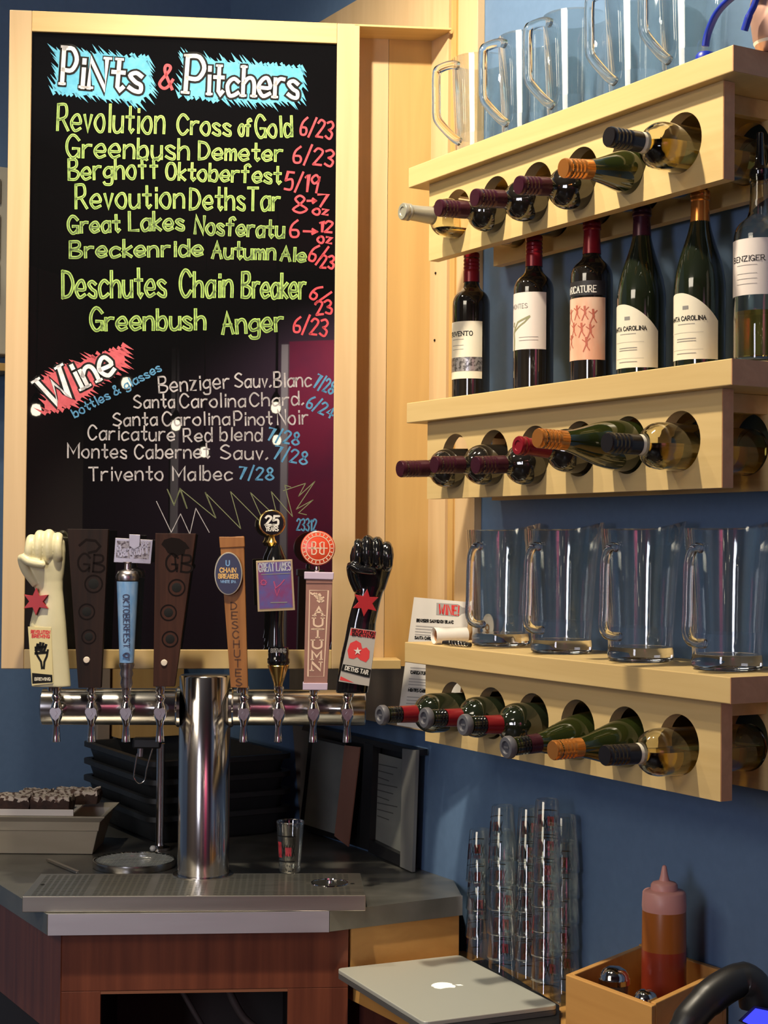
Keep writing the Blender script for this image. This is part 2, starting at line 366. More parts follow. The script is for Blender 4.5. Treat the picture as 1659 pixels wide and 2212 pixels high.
# ================================================================== THE ROOM
U_FRONT, N_FAR, Z_CEIL = -4.2, 3.0, 3.5
def room_slab(name, u0, u1, n0, n1, z0, z1, m):
    mb = MB(); mb.slab([un(u0, n0)[:2], un(u0, n1)[:2], un(u1, n1)[:2], un(u1, n0)[:2]], z0, z1)
    return tag(mb.build(name, m), kind='structure')
room_slab('floor', U_FRONT-.1, U_BACK+.1, N_WALL-.1, N_FAR+.1, -.1, 0, M_FLOOR)
room_slab('ceiling', U_FRONT-.1, U_BACK+.1, N_WALL-.1, N_FAR+.1, Z_CEIL, Z_CEIL+.1, M_CEIL)
room_slab('wall_right', U_FRONT-.1, U_BACK+.1, N_WALL-.1, N_WALL, 0, Z_CEIL, M_BLUE)
room_slab('wall_back', U_BACK, U_BACK+.1, N_WALL, N_FAR, 0, Z_CEIL, M_BLUE)
room_slab('wall_left', U_FRONT, U_BACK, N_FAR, N_FAR+.1, 0, Z_CEIL, M_SAND)
wf = room_slab('wall_front', U_FRONT-.1, U_FRONT, N_WALL, N_FAR, 0, Z_CEIL, M_PLUM)
room_slab('trim_3', U_FRONT, U_FRONT+.012, .2, 1.395, .1, 3.02, M_MAROON)
# white uprights on the far wall behind the viewer (they show in the glossy board)
t2 = tag(empty('trim_2', un(U_FRONT, 0)), kind='structure')
for n in (1.40, 2.24): MB().slab([(p - un(U_FRONT, 0))[:2] for p in (un(U_FRONT, n), un(U_FRONT, n+.05), un(U_FRONT+.02, n+.05), un(U_FRONT+.02, n))], .1, 3.0).build('upright', M_WHITEW, t2)

# wood cladding on the shelf wall
tr = tag(empty('trim_1', un(0, N_WALL), RW), kind='structure')
def uloc(px, py=700, n=N_WALL+.018): return -(at_n(px, py, n).dot(UX))
zc0, zc1 = at_n(850, 1567, -1.844).z, at_n(690, 47, -1.844).z
xR, xM1, xM2, xL = -2.786, uloc(985), uloc(964), -3.62
b = MB(); b.box(((xR+xM1)/2, -.009, (zc0+zc1)/2), (xR-xM1-.001, .018, zc1-zc0)); b.build('panel', M_VER, tr, bevel=.001)
b = MB(); b.box(((xM2+xL)/2, -.009, (zc0+zc1)/2), (xM2-xL-.001, .018, zc1-zc0)); b.build('panel', M_VER, tr, bevel=.001)
b = MB(); b.box(((xM1+xM2)/2, -.006, (zc0+zc1)/2), (xM1-xM2, .010, zc1-zc0))
b.box(((xM1+xM2)/2, -.0125, (zc0+zc1)/2), ((xM1-xM2)*.35, .004, zc1-zc0)); b.build('shelf_standard', M_ORG, tr)
for px, py in ((941, 590), (939, 735)):
    p = at_n(px, py, N_WALL+.0185); MB().lathe([(0, 0), (.0028, 0), (.0028, .001), (0, .001)], 10, Matrix.Translation((-p.dot(UX), -.0185, p.z)) @ Matrix.Rotation(PI/2, 4, 'X')).build('pin_hole', M_BURNT, tr)

# ================================================================== THE MENU BOARD (a wooden frame across the corner)
BANG = .1013
BX = Vector((math.cos(BANG), math.sin(BANG), 0)); NB = Vector((math.sin(BANG), -math.cos(BANG), 0))
P_B = at_n(976, 600, N_WALL+.018)
O_B = on(28, 1447, P_B, NB)
brd = empty('menu_board', O_B, BANG, 'tall black beer and wine menu board in a pale maple frame behind the taps', 'menu board')
def bl(x, y, d=0.):      # picture point -> board frame (x, z) on the plane d behind the front
    p = on(x, y, P_B - NB*d, NB) - O_B; return p.dot(BX), p.z
D = .006
cx0 = (bl(70, 70, D)[0]+bl(52, 1405, D)[0])/2; cx1 = (bl(731, 95, D)[0]+bl(713, 1401, D)[0])/2
cz1 = (bl(70, 70, D)[1]+bl(731, 95, D)[1])/2; cz0 = (bl(55, 1405, D)[1]+bl(712, 1401, D)[1])/2
fx0 = (bl(19, 22)[0]+bl(4, 1443)[0])/2; fx1 = (bl(775, 90)[0]+bl(768, 1400)[0])/2
fz1 = (bl(20, 22)[1]+bl(690, 47)[1])/2; fz0 = (bl(60, 1446)[1]+bl(600, 1444)[1])/2
DEEP = .08
xe = bl(976, 600)[0]-.004; xeb = bl(934, 600, DEEP)[0]
MB().span((fx0, 0, fz0), (cx0, .02, fz1)).build('side_stile', M_VER, brd, bevel=.0015)
MB().span((cx1, 0, fz0), (fx1, .02, fz1)).build('side_stile', M_VER, brd, bevel=.0015)
MB().span((cx0, 0, cz1), (cx1, .02, fz1)).build('top_rail', M_HOR, brd, bevel=.0015)
MB().span((cx0, 0, fz0), (cx1, .02, cz0)).build('bottom_rail', M_HOR, brd, bevel=.0015)
MB().span((cx0-.002, D, cz0-.002), (cx1+.002, .016, cz1+.002)).build('writing_panel', M_BOARD, brd)
MB().span((fx0+.002, .0205, fz0), (fx0+.02, DEEP+.018, fz1)).build('side_panel', M_VER, brd)
zt = bl(775, 56.5)[1]; zb = bl(840, 1426)[1]
xcut = fx1-.012
MB().slab([(xcut, .0), (xe, .0), (xeb+.005, DEEP), (xcut, DEEP)], zt, fz1).build('niche_top', M_HOR, brd, bevel=.001)
MB().slab([(fx1, .0), (bl(866, 1436)[0], .0), (bl(866, 1436)[0], DEEP-.001), (fx1, DEEP-.001)], fz0, zb).build('niche_sill', M_HOR, brd, bevel=.001)
xs = bl(836, 600, DEEP)[0]
MB().span((xcut, DEEP, fz0), (xs-.0005, DEEP+.012, fz1)).build('niche_panel', M_VER, brd)
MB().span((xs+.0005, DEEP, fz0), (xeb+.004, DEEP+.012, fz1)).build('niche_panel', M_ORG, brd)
MB().span((fx1-.018, .0205, fz0), (fx1-.001, DEEP-.001, fz1)).build('niche_side', M_VER, brd)

def board_place(lift):
    def pl(x, y):
        a, z = bl(x, y, D); return Vector((a, D-lift, z))
    pl.down = True; return pl
def marker(name, m, items, w, jit=.05, core=None, wc=0, lift=.0006):
    pl = board_place(lift); pl.lift = board_place(lift+.0005)
    for t, a, b_, h in items:
        mb = MB(); ci = MB() if core else None
        write(mb, t, a, b_, h, w, pl, jit, inner=ci, wi=wc)
        o = mb.build(name, m, brd)
        if core: ci.build('marker_core', core, o)
# jagged marker splashes
def splash(name, m, quad, ang, nlen, seed, lift=.0004):
    R = random.Random(seed); mb = MB(); pl = board_place(lift); pl2 = pl
    n = len(quad); base = []
    for i in range(n):
        a, b_ = quad[i], quad[(i+1) % n]; l = math.hypot(b_[0]-a[0], b_[1]-a[1]); k = max(int(l/9), 1)
        for j in range(k):
            t = j/k; base.append((a[0]+(b_[0]-a[0])*t+R.uniform(-3, 3), a[1]+(b_[1]-a[1])*t+R.uniform(-3, 3)))
    cxm = sum(p[0] for p in base)/len(base); cym = sum(p[1] for p in base)/len(base)
    c = len(mb.v); vs = [pl(cxm, cym)]+[pl(*p) for p in base]; mb.add(vs, [(0, i+1, (i+1) % len(base)+1) for i in range(len(base))])
    dx, dy = math.cos(ang), math.sin(ang); pl = board_place(lift+.0001)
    for p in base:
        s = 1 if (p[0]-cxm)*dx+(p[1]-cym)*dy > 0 else -1; L = R.uniform(.35, 1)*nlen; w = R.uniform(3, 5)
        a = ang+R.uniform(-.12, .12); ex, ey = math.cos(a)*s, math.sin(a)*s
        mb.add([pl(p[0]-dy*w-ex*8, p[1]+dx*w-ey*8), pl(p[0]+dy*w-ex*8, p[1]-dx*w-ey*8), pl(p[0]+ex*L, p[1]+ey*L)], [(0, 1, 2)])
    return mb.build(name, m, brd)
splash('marker_splash', M_CYAN, [(118, 108), (322, 128), (325, 200), (300, 222), (114, 196), (128, 150)], math.radians(52), 26, 3)
splash('marker_splash', M_CYAN, [(395, 122), (500, 134), (655, 150), (652, 215), (560, 222), (388, 205), (400, 160)], math.radians(52), 26, 4)
splash('marker_splash', M_CORALM, [(95, 812), (268, 748), (272, 785), (165, 868), (95, 893), (100, 850)], math.radians(28), 26, 5)
def title(items):
    mk = MB(); wk = MB(); p1 = board_place(.0009); p2 = board_place(.0014)
    st = random.getstate()
    for t, a, b_, h, w_ in items: write(mk, t, a, b_, h, w_+9, p1, .06, serif=True)
    random.setstate(st)
    for t, a, b_, h, w_ in items: write(wk, t, a, b_, h, w_, p2, .06, serif=True)
    return mk, wk
for it in ([('P', (134, 181), (163, 183), 80, 9), ('iNts', (173, 188), (304, 198), 66, 9)], [('P', (400, 200), (436, 203), 80, 9), ('itchers', (447, 203), (642, 212), 62, 8)]):
    mk, wk = title(it); o = wk.build('marker_title', M_WHITE, brd); mk.build('title_outline', M_INK, o)
mk, wk = title([('W', (112, 880), (162, 850), 68, 9), ('ine', (174, 842), (250, 804), 60, 9)])
o = wk.build('marker_title', M_WHITE, brd); mk.build('title_outline', M_INK, o)
marker('marker_lettering', M_REDM, [('&', (346, 190), (372, 192), 48)], 6.5)
G1 = [('Revolution', (124, 281), (354, 288), 56), ('Cross', (384, 289), (498, 292), 42), ('of', (516, 292), (541, 293), 36), ('Gold', (554, 297), (631, 294), 44),
      ('Greenbush', (145, 339), (407, 344), 44), ('Demeter', (430, 344), (609, 348), 36),
      ('Berghoff', (149, 388), (343, 384), 42), ('Oktoberfest', (359, 387), (606, 396), 36),
      ('Revoution', (164, 450), (397, 448), 48), ('DethsTar', (411, 452), (604, 454), 46)]
G2 = [('Great', (149, 503), (258, 500), 36), ('Lakes', (280, 498), (397, 496), 38), ('Nosferatu', (421, 504), (612, 513), 36),
      ('Breckenride', (152, 556), (437, 552), 34), ('Autumn', (459, 557), (594, 560), 34), ('Ale', (607, 562), (659, 565), 28)]
G3 = [('Deschutes', (136, 643), (357, 640), 58), ('Chain', (390, 640), (501, 641), 54), ('Breaker', (523, 642), (659, 644), 52),
      ('Greenbush', (197, 713), (442, 711), 44), ('Anger', (481, 721), (611, 714), 44)]
marker('marker_lettering', M_LIME, G1, 6.0, core=M_OLIVE, wc=1.6)
marker('marker_lettering', M_LIME, G2, 6.6, core=M_OLIVE, wc=3.2)
marker('marker_lettering', M_LIME, G3, 7.2, core=M_OLIVE, wc=2.6)
marker('marker_lettering', M_REDM, [('6/23', (648, 289), (716, 300), 36), ('6/23', (633, 350), (718, 359), 36), ('5/19', (615, 408), (686, 416), 38),
      ('8', (633, 460), (662, 460), 38), ('>', (664, 443), (682, 443), 22), ('7', (688, 446), (709, 446), 26), ('oz', (676, 463), (708, 464), 20),
      ('6', (626, 511), (645, 512), 34), ('>', (655, 510), (683, 511), 26), ('12', (690, 500), (717, 502), 24), ('oz', (686, 524), (715, 526), 22),
      ('6/', (665, 560), (694, 572), 36), ('23', (692, 578), (720, 580), 28), ('6/', (667, 640), (693, 660), 34), ('23', (684, 680), (718, 676), 28),
      ('6/23', (633, 716), (704, 726), 34)], 4.8)
marker('marker_lettering', M_CHALK, [('Benziger', (344, 848), (495, 838), 34), ('Sauv.', (508, 836), (585, 836), 30), ('Blanc', (592, 836), (672, 834), 30),
      ('Santa', (290, 881), (377, 880), 28), ('Carolina', (390, 880), (530, 878), 28), ('Chard.', (541, 877), (655, 874), 28),
      ('Santa', (245, 920), (339, 918), 28), ('Carolina', (352, 919), (496, 917), 28), ('Pinot', (506, 919), (587, 917), 28), ('Noir', (600, 917), (665, 915), 30),
      ('Caricature', (191, 949), (377, 952), 30), ('Red', (397, 954), (458, 953), 28), ('blend', (476, 951), (566, 952), 28),
      ('Montes', (147, 988), (273, 990), 30), ('Cabernet', (292, 990), (452, 989), 30), ('Sauv.', (477, 991), (578, 992), 28),
      ('Trivento', (193, 1038), (352, 1037), 30), ('Malbec', (374, 1037), (501, 1037), 30)], 3.6, .06)
marker('marker_lettering', M_BLUEM, [('7/28', (677, 836), (717, 852), 28), ('6/24', (661, 878), (715, 904), 26), ('7/28', (578, 950), (645, 962), 26),
      ('7/28', (591, 990), (662, 1004), 28), ('7/28', (517, 1034), (590, 1037), 26)], 4.2)
marker('marker_lettering', M_BLUEM, [('bottles & glasses', (162, 902), (349, 800), 19)], 3.2)
marker('marker_lettering', M_BLUEM, [('23312', (641, 1145), (683, 1146), 24)], 3.4)
def zigzag(m, pts, w):
    mb = MB(); pl = board_place(.0006)
    for a, b_ in zip(pts, pts[1:]): ribbon(mb, [a, b_], w, pl)
    mb.build('marker_zigzag', m, brd)
zigzag(M_ZIG, [(361, 1057), (376, 1092), (389, 1055), (403, 1098), (388, 1055), (466, 1119), (443, 1064), (520, 1142), (498, 1062), (575, 1140), (541, 1064), (600, 1120), (586, 1062), (632, 1116), (615, 1048), (628, 1052)], 1.7)
zigzag(M_ZIG, [(362, 1058), (376, 1090), (390, 1056), (404, 1098)], 2.0)
zigzag(M_ZIG, [(444, 1064), (466, 1118)], 2.0)
zigzag(M_CHALK, [(338, 1083), (370, 1150), (390, 1110), (410, 1154), (423, 1098), (452, 1150)], 1.6)
zigzag(M_ZIG, [(612, 1060), (660, 1044), (645, 1072), (680, 1040), (640, 1100), (676, 1080), (645, 1108), (662, 1112)], 1.8)

# pendant lamps over the room behind the viewer: they are what the glossy board mirrors
k = 0
for (px, py), dist in zip(((273, 829), (596, 882), (380, 920), (598, 952), (441, 978), (78, 887)), (5.2, 5.4, 5.8, 6.4, 6.2, 5.0)):
    hit = on(px, py, P_B - NB*D, NB); d = (hit - EYE).normalized(); r = d - NB*2*d.dot(NB); p = hit + r*dist
    pr = (Vector((p.x, p.y, 0)))
    lab = 'small warm globe pendant lamp hanging over the room behind the viewer'
    e = empty('pendant_lamp', p, 0, lab, 'lamp', 'pendant lamps behind the viewer')
    MB().lathe([(0, -.028), (.019, -.022), (.026, -.006), (.026, .010), (.018, .030), (0, .035)], 16).build('bulb', M_BULB, e, 60)
    MB().lathe([(.03, .034), (.024, .06), (.008, .09), (0, .09)], 16).build('lamp_cap', M_BLACK, e, 60)
    MB().tube([(0, 0, .085), (0, 0, Z_CEIL-p.z)], .004, 6).build('cord', M_BLACK, e)
for i, L_ in enumerate(SPOT_LOCS):
    e = empty('ceiling_spotlight', L_ + Vector((0, 0, .02)), 0, 'black ceiling spotlight ' + ('above the near end of the bottle shelves', 'above the far end of the bottle shelves', 'above the beer taps')[i], 'lamp')
    MB().lathe([(.05, -.0), (.055, .0), (.055, .09), (.03, .1), (0, .1)], 20).build('housing', M_BLACK, e, 50)

# ================================================================== SHELVES WITH BOTTLE RACKS
N0, U0 = -1.656, 1.812
SL, ST, SD = .9367, .040, .204
OV, PT, E1, E2, PH = .0198, .0224, .0424, .0479, .1514
HOLES = [2.60 - .13*i for i in range(6)]; HR = .0475
TOPS = [1.617+.7523, 1.617+.2824, 1.617-.192]
def holed(mb, x0, x1, z0, z1, y0, y1, cs, zc, r):
    cuts = [x0] + [(a+b)/2 for a, b in zip(cs, cs[1:])] + [x1]
    for i, c in enumerate(cs):
        a, b_ = cuts[i], cuts[i+1]
        an = sorted([2*PI*k/40 for k in range(40)] + [math.atan2(z-zc, x-c) % (2*PI) for x in (a, b_) for z in (z0, z1)])
        vs = []
        for t in an:
            dx, dz = math.cos(t), math.sin(t)
            k = min(((b_-c)/dx if dx > 1e-9 else ((a-c)/dx if dx < -1e-9 else 9)), ((z1-zc)/dz if dz > 1e-9 else ((z0-zc)/dz if dz < -1e-9 else 9)))
            for y in (y0, y1): vs += [Vector((c+dx*r, y, zc+dz*r)), Vector((c+dx*k, y, zc+dz*k))]
        n = len(an); fs = []
        for j in range(n):
            A, B = 4*j, 4*((j+1) % n)
            fs += [(A, A+1, B+1, B), (A+2, B+2, B+3, A+3), (A, B, B+2, A+2)]
        mb.add(vs, fs)
    mb.add([(x0, y0, z0), (x0, y1, z0), (x1, y1, z0), (x1, y0, z0), (x0, y0, z1), (x0, y1, z1), (x1, y1, z1), (x1, y0, z1)],
           [(0, 1, 2, 3), (7, 6, 5, 4), (0, 4, 5, 1), (3, 2, 6, 7)])
WHERE = ['topmost maple shelf with a bottle rack, glass pitchers standing on it', 'middle maple shelf with a bottle rack, labelled wine bottles standing on it', 'lowest maple shelf with a bottle rack, four wide glass pitchers on it']
for i, zt_ in enumerate(TOPS):
    C = un(U0, N0, zt_-ST)
    s = empty('wall_shelf', C, RW, WHERE[i], 'shelf')
    MB().span((-SL, 0, 0), (0, SD, ST)).build('shelf_board', M_HOR, s, bevel=.0015)
    MB().span((-.0004, .0004, .0004), (.0012, SD, ST-.0004)).build('end_shade_band', M_PINK, s)  # covers the unlit near end, shade put into a darker colour
    cs = sorted(-(h-U0) for h in HOLES)
    m = MB(); holed(m, -(SL-E2), -E1, -PH, -.0002, OV, OV+PT, cs, -PH/2, HR); m.build('front_panel', M_HOR, s, 30)
    MB().span((-E1+.0002, OV+.0004, -PH+.0004), (-E1+.0014, OV+PT-.0004, -.0008)).build('end_shade_band', M_PINK, s)
    m = MB(); holed(m, -(SL-.068), -.03, -PH, -.0002, .160, .180, cs, -PH/2, HR+.003); m.build('back_panel', M_HOR, s, 30)
    MB().span((-(SL-.09), .1805, -.12), (-(SL-.13), .2055, -.0005)).build('wall_cleat', M_HOR, s)
    MB().span((-.07, .1805, -.12), (-.11, .2055, -.0005)).build('wall_cleat', M_HOR, s)
    for x in (-.10, -SL+.10): MB().span((x-.008, OV+PT+.0002, -.03), (x+.008, .1598, -.0005)).build('spacer_rail', M_HOR, s)

# ================================================================== WINE BOTTLES
BORD = [(0, .003), (.026, 0), (.0355, .003), (.0375, .009), (.0375, .193), (.0369, .203), (.0342, .2125), (.029, .2205), (.0225, .2265), (.0180, .2315), (.0156, .240), (.0145, .256), (.0138, .285), (.0152, .286), (.0152, .296), (.0105, .297)]
BURG = [(0, .003), (.029, 0), (.0395, .003), (.0415, .009), (.0415, .135), (.0405, .152), (.0365, .176), (.030, .199), (.0225, .222), (.0175, .241), (.0150, .257), (.0140, .285), (.0152, .286), (.0152, .296), (.0105, .297)]
def inner(pr, t=.0022): return [(0, .012)] + [(max(r-t, .008), max(z, .010)) for r, z in pr[2:]]
def smooth_prof(pr, n=3):
    out = []
    for i in range(len(pr)-1):
        a, b_, c, d = pr[max(i-1, 0)], pr[i], pr[i+1], pr[min(i+2, len(pr)-1)]
        for k in range(n):
            t = k/n; out.append((max(0, b_[0]+(c[0]-b_[0])*t) if (c[1]-b_[1]) < .003 or abs(c[0]-b_[0]) < 1e-4 else .5*(2*b_[0]+(c[0]-a[0])*t+(2*a[0]-5*b_[0]+4*c[0]-d[0])*t*t+(3*b_[0]-a[0]-3*c[0]+d[0])*t**3), b_[1]+(c[1]-b_[1])*t))
    return out+[pr[-1]]
MESH = {}
def mesh_part(key, name, m, parent, fn, smooth=45):
    if key in MESH:
        o = bpy.data.objects.new(name, MESH[key]); col.objects.link(o); o.parent = parent; return o
    mb = MB(); fn(mb); o = mb.build(name, m, parent, smooth); MESH[key] = o.data; return o
def liquid(parent, prof, m, upl, level):
    """wine filling the bottle up to a level plane (upl = up in bottle space)"""
    import bmesh
    mb = MB(); mb.lathe([(0, .013)] + [(max(r-.0032, .006), max(z, .0125)) for r, z in prof[2:-3]] + [(0, prof[-4][1])], 36)
    me = bpy.data.meshes.new('wine'); me.from_pydata([tuple(v) for v in mb.v], [], mb.f); bm = bmesh.new(); bm.from_mesh(me)
    bmesh.ops.remove_doubles(bm, verts=bm.verts, dist=1e-5)
    r = bmesh.ops.bisect_plane(bm, geom=bm.verts[:]+bm.edges[:]+bm.faces[:], plane_co=level, plane_no=upl, clear_outer=True)
    ed = [e for e in r['geom_cut'] if isinstance(e, bmesh.types.BMEdge)]
    if ed: bmesh.ops.holes_fill(bm, edges=ed)
    bmesh.ops.recalc_face_normals(bm, faces=bm.faces[:]); bm.to_mesh(me); bm.free(); me.materials.append(m)
    me.polygons.foreach_set('use_smooth', [True]*len(me.polygons)); me.set_sharp_from_angle(angle=math.radians(50))
    o = bpy.data.objects.new('wine', me); col.objects.link(o); o.parent = parent
def cap_foil(parent, m, kind):
    if kind == 'screw':
        def f(mb):
            pr = [(.0162, .243), (.0160, .262)]
            for k in range(4): pr += [(.0160, .266+k*.0075), (.0152, .2675+k*.0075), (.0152, .2695+k*.0075), (.0160, .2710+k*.0075)]
            mb.lathe(pr+[(.0160, .300), (.0148, .3025), (0, .3028)], 28)
        mesh_part('screw'+m.name, 'screw_cap', m, parent, f, 40)
    elif kind == 'foil':
        mesh_part('foil'+m.name, 'foil_capsule', m, parent, lambda mb: mb.lathe([(.0166, .240), (.0152, .262), (.0146, .283), (.0163, .285), (.0163, .289), (.0156, .290), (.0163, .291), (.0163, .2985), (.0150, .3005), (.009, .3005), (.008, .299), (0, .299)], 28), 40)
    else:
        mesh_part('sleeve'+m.name, 'foil_sleeve', m, parent, lambda mb: mb.lathe([(.0168, .236), (.0163, .250), (.0158, .268), (.0148, .2682)], 28), 40)
        def th(mb):
            pr = []
            for k in range(4): pr += [(.0143, .2685+k*.0065), (.0158, .2705+k*.0065), (.0158, .2725+k*.0065), (.0143, .2745+k*.0065)]
            mb.lathe(pr+[(.0135, .296)], 28)
        mesh_part('thread', 'threaded_neck', M_GLOSSBLK, parent, th, 30)
        def st(mb):
            mb.lathe([(.0105, .294), (.0105, .299), (.0172, .300), (.0190, .303), (.0190, .309), (.0172, .3125), (.011, .313), (.0095, .309), (0, .3085)], 28)
            mb.box((0, 0, .310), (.013, .003, .003))
        mesh_part('stopper', 'pump_stopper', M_RUBBER, parent, st, 40)
def make_bottle(loc, shape, glassk, capk, capm, label, group=None, quat=None):
    e = bpy.data.objects.new('wine_bottle', None); col.objects.link(e); e.location = loc; e.empty_display_size = .05
    e.rotation_mode = 'QUATERNION'; e.rotation_quaternion = quat
    tag(e, label, 'bottle', group)
    pr = BURG if shape == 'burg' else BORD
    if glassk == 'clear':
        mesh_part('clear'+shape, 'glass_body', M_CLEARB, e, lambda mb: mb.lathe(smooth_prof(pr)+list(reversed(inner(pr))), 40))
    else:
        m = {'dark': M_DARKB, 'green': M_GREENB, 'dgreen': M_DARKG}[glassk]
        mesh_part(glassk+shape, 'glass_body', m, e, lambda mb: mb.lathe(smooth_prof(pr)+[(0, .2965)], 40))
    cap_foil(e, capm, capk)
    return e
TIPS = [[(866, 456), (946, 449), (1024, 427), (1119, 400), (1216, 363), (1314, 295)],
        [(863, 1013), (937, 1004), (1026, 1005), (1115, 962), (1160, 946), (1310, 956)],
        [(820, 1545), (915, 1551), (999, 1566), (1092, 1615), (1193, 1621), (1305, 1632)]]
KIND = [[('bord', 'clear', 'foil', M_FOILG), ('bord', 'dark', 'screw', M_FOILP), ('bord', 'dark', 'screw', M_FOILP), ('bord', 'dark', 'screw', M_FOILP), ('burg', 'green', 'screw', M_FOILO), ('bord', 'clear', 'screw', M_FOILK)],
        [('bord', 'dark', 'screw', M_FOILP), ('bord', 'dark', 'screw', M_FOILP), ('bord', 'dark', 'screw', M_FOILP), ('bord', 'dark', 'foil', M_FOILR), ('burg', 'green', 'screw', M_FOILO), ('bord', 'clear', 'screw', M_FOILK)],
        [('bord', 'dgreen', 'stopper', M_FOILR), ('bord', 'dgreen', 'stopper', M_FOILR), ('bord', 'dgreen', 'stopper', M_FOILR), ('burg', 'green', 'stopper', M_FOILP), ('burg', 'green', 'screw', M_FOILO), ('bord', 'clear', 'screw', M_FOILK)]]
RK = ['top', 'middle', 'bottom']
NAMES = [['grey capped clear wine bottle lying at the far end of the top rack', 'purple capped dark bottle in the top rack beside the grey capped one', 'second purple capped dark bottle in the top rack, counting from the far end', 'purple capped dark bottle in the top rack next to the copper capped one', 'copper capped green wine bottle lying in the top rack', 'black capped clear white wine bottle in the top rack near end'],
         ['purple capped dark bottle at the far end of the middle rack', 'purple capped dark bottle in the middle rack, second hole from the far end', 'purple capped dark bottle in the middle rack just left of the crimson capped one', 'crimson capped dark bottle in the middle rack behind the copper capped neck', 'copper capped green wine bottle lying in the middle rack', 'black capped clear white wine bottle in the middle rack near end'],
         ['bottle with bright red sleeve and grey stopper at the far end of the bottom rack', 'grey stoppered crimson sleeved bottle in the bottom rack, second from the far end', 'grey stoppered crimson sleeved bottle in the bottom rack, third from the far end', 'grey stoppered green bottle with dark purple sleeve in the bottom rack', 'copper capped green wine bottle lying in the bottom rack', 'black capped clear white wine bottle in the bottom rack near end']]
for i in range(3):
    zc = TOPS[i]-ST-PH/2
    for j in range(6):
        sh, gl, ck, cm = KIND[i][j]
        tip = at_u(*TIPS[i][j], HOLES[j]); Lb = .303 if ck != 'stopper' else .3125
        R_ = .0415 if sh == 'burg' else .0375
        aim = un(HOLES[j], -1.826, zc-(HR+.003-R_)+.001)
        d = (tip-aim).normalized(); base = tip - d*Lb
        # slide back if the foot would sit in the wall
        q = d.to_track_quat('Z', 'Y')
        e = make_bottle(base, sh, gl, ck, cm, NAMES[i][j], 'bottles lying in the %s rack' % RK[i], q)
        if gl == 'clear':
            upl = q.inverted() @ Vector((0, 0, 1))
            liquid(e, BORD, M_WINEY, upl, q.inverted() @ (aim + d*.1 + Vector((0, 0, .004 if j else -.02)) - base))
            mesh_part('band'+cm.name, 'neck_band', M_LABEL if j else M_FOILG, e, lambda mb: mb.lathe([(.0168, .232), (.0158, .2425), (.0155, .2427)], 28))

# ---- standing bottles with labels
def arc(mb, r, z0, z1, a0, a1, seg=24, top=None):
    vs = []
    for k in range(seg+1):
        t = k/seg; a = a0+(a1-a0)*t; zt = z1 if top is None else top(t)
        vs += [Vector((r*math.cos(a), r*math.sin(a), z0)), Vector((r*math.cos(a), r*math.sin(a), zt))]
    mb.add(vs, [(2*k, 2*k+2, 2*k+3, 2*k+1) for k in range(seg)])
def wrap(r, ac):
    def p(s, z): a = ac+s/r; return Vector((r*math.cos(a), r*math.sin(a), z))
    p.sub = .0025
    return p
AC = math.radians(-74); HW = math.radians(76)
qz = Matrix.Rotation(RW, 4, 'Z').to_quaternion()
def stand(px, nn, shape, glassk, capk, capm, label):
    p = at_n(px, 800, nn); e = make_bottle(Vector((p.x, p.y, TOPS[1]+.0005)), shape, glassk, capk, capm, label, 'labelled bottles standing on the middle shelf', qz); e.scale = (1, 1, .98); return e
def lab_patch(e, m, r, z0, z1, top=None, name='label'):
    mb = MB(); arc(mb, r, z0, z1, AC-HW, AC+HW, top=top); return mb.build(name, m, e, 60)
def lines(mb, pl, s0, s1, zs, w):
    for z in zs: ribbon(mb, [(s0+(s1-s0)*k/6, z) for k in range(7)], w, pl)
def labtext(o, m, txt, s0, s1, z, h, w, r, serif=False):
    mb = MB(); write(mb, txt, (s0, z), (s1, z), h, w, wrap(r, AC), serif=serif); return mb.build('lettering', m, o)
r0 = .0379; n_row = -1.755
e = stand(1017, n_row, 'bord', 'dark', 'screw', M_FOILR, 'standing red wine bottle with cream label and silver patterned band, far end')
o = lab_patch(e, M_LABEL, r0, .045, .160)
labtext(o, M_INK, 'TRIVENTO', -.030, .030, .131, .0085, .0016, r0+.0003, True)
m = MB(); arc(m, r0+.0003, .060, .088, AC-HW, AC+HW); m.build('label_band', mat('silver_pattern', (.42, .40, .40), .3, .6, scale=(160, 160, 160), c2=(.12, .11, .11), p0=.42, p1=.55), o, 60)
m = MB(); lines(m, wrap(r0+.0003, AC), -.018, .012, (.124, .112, .104), .0008); m.build('fine_print', M_GREYINK, o)
e = stand(1152, n_row, 'bord', 'dark', 'screw', M_FOILR, 'standing red wine bottle with a winged figure drawn on its white label')
o = lab_patch(e, M_LABELP, r0, .082, .190)
labtext(o, M_GREYINK, 'MONTES', -.028, .014, .160, .0085, .0011, r0+.0003)
m = MB(); pl = wrap(r0+.0003, AC)
ribbon(m, [(-.020, .084), (-.019, .100), (-.021, .114), (-.016, .124)], .0055, pl); ribbon(m, [(-.018, .120), (-.008, .134), (.006, .139), (.018, .144)], .0035, pl)
ribbon(m, [(-.016, .118), (-.004, .126), (.008, .133), (.017, .142)], .003, pl); ribbon(m, [(-.022, .128), (-.020, .133)], .005, pl); m.build('winged_drawing', mat('olive_ink', (.25, .25, .13), .6), o)
m = MB(); lines(m, pl, -.004, .034, (.105, .099), .0008); m.build('fine_print', M_GREYINK, o)
e = stand(1277, n_row, 'bord', 'dark', 'foil', M_FOILR, 'standing wine bottle with coral label of dancing figures and black top label')
o = lab_patch(e, M_CORAL, r0, .045, .157)
m = MB(); pl = wrap(r0+.0003, AC); R_ = random.Random(5)
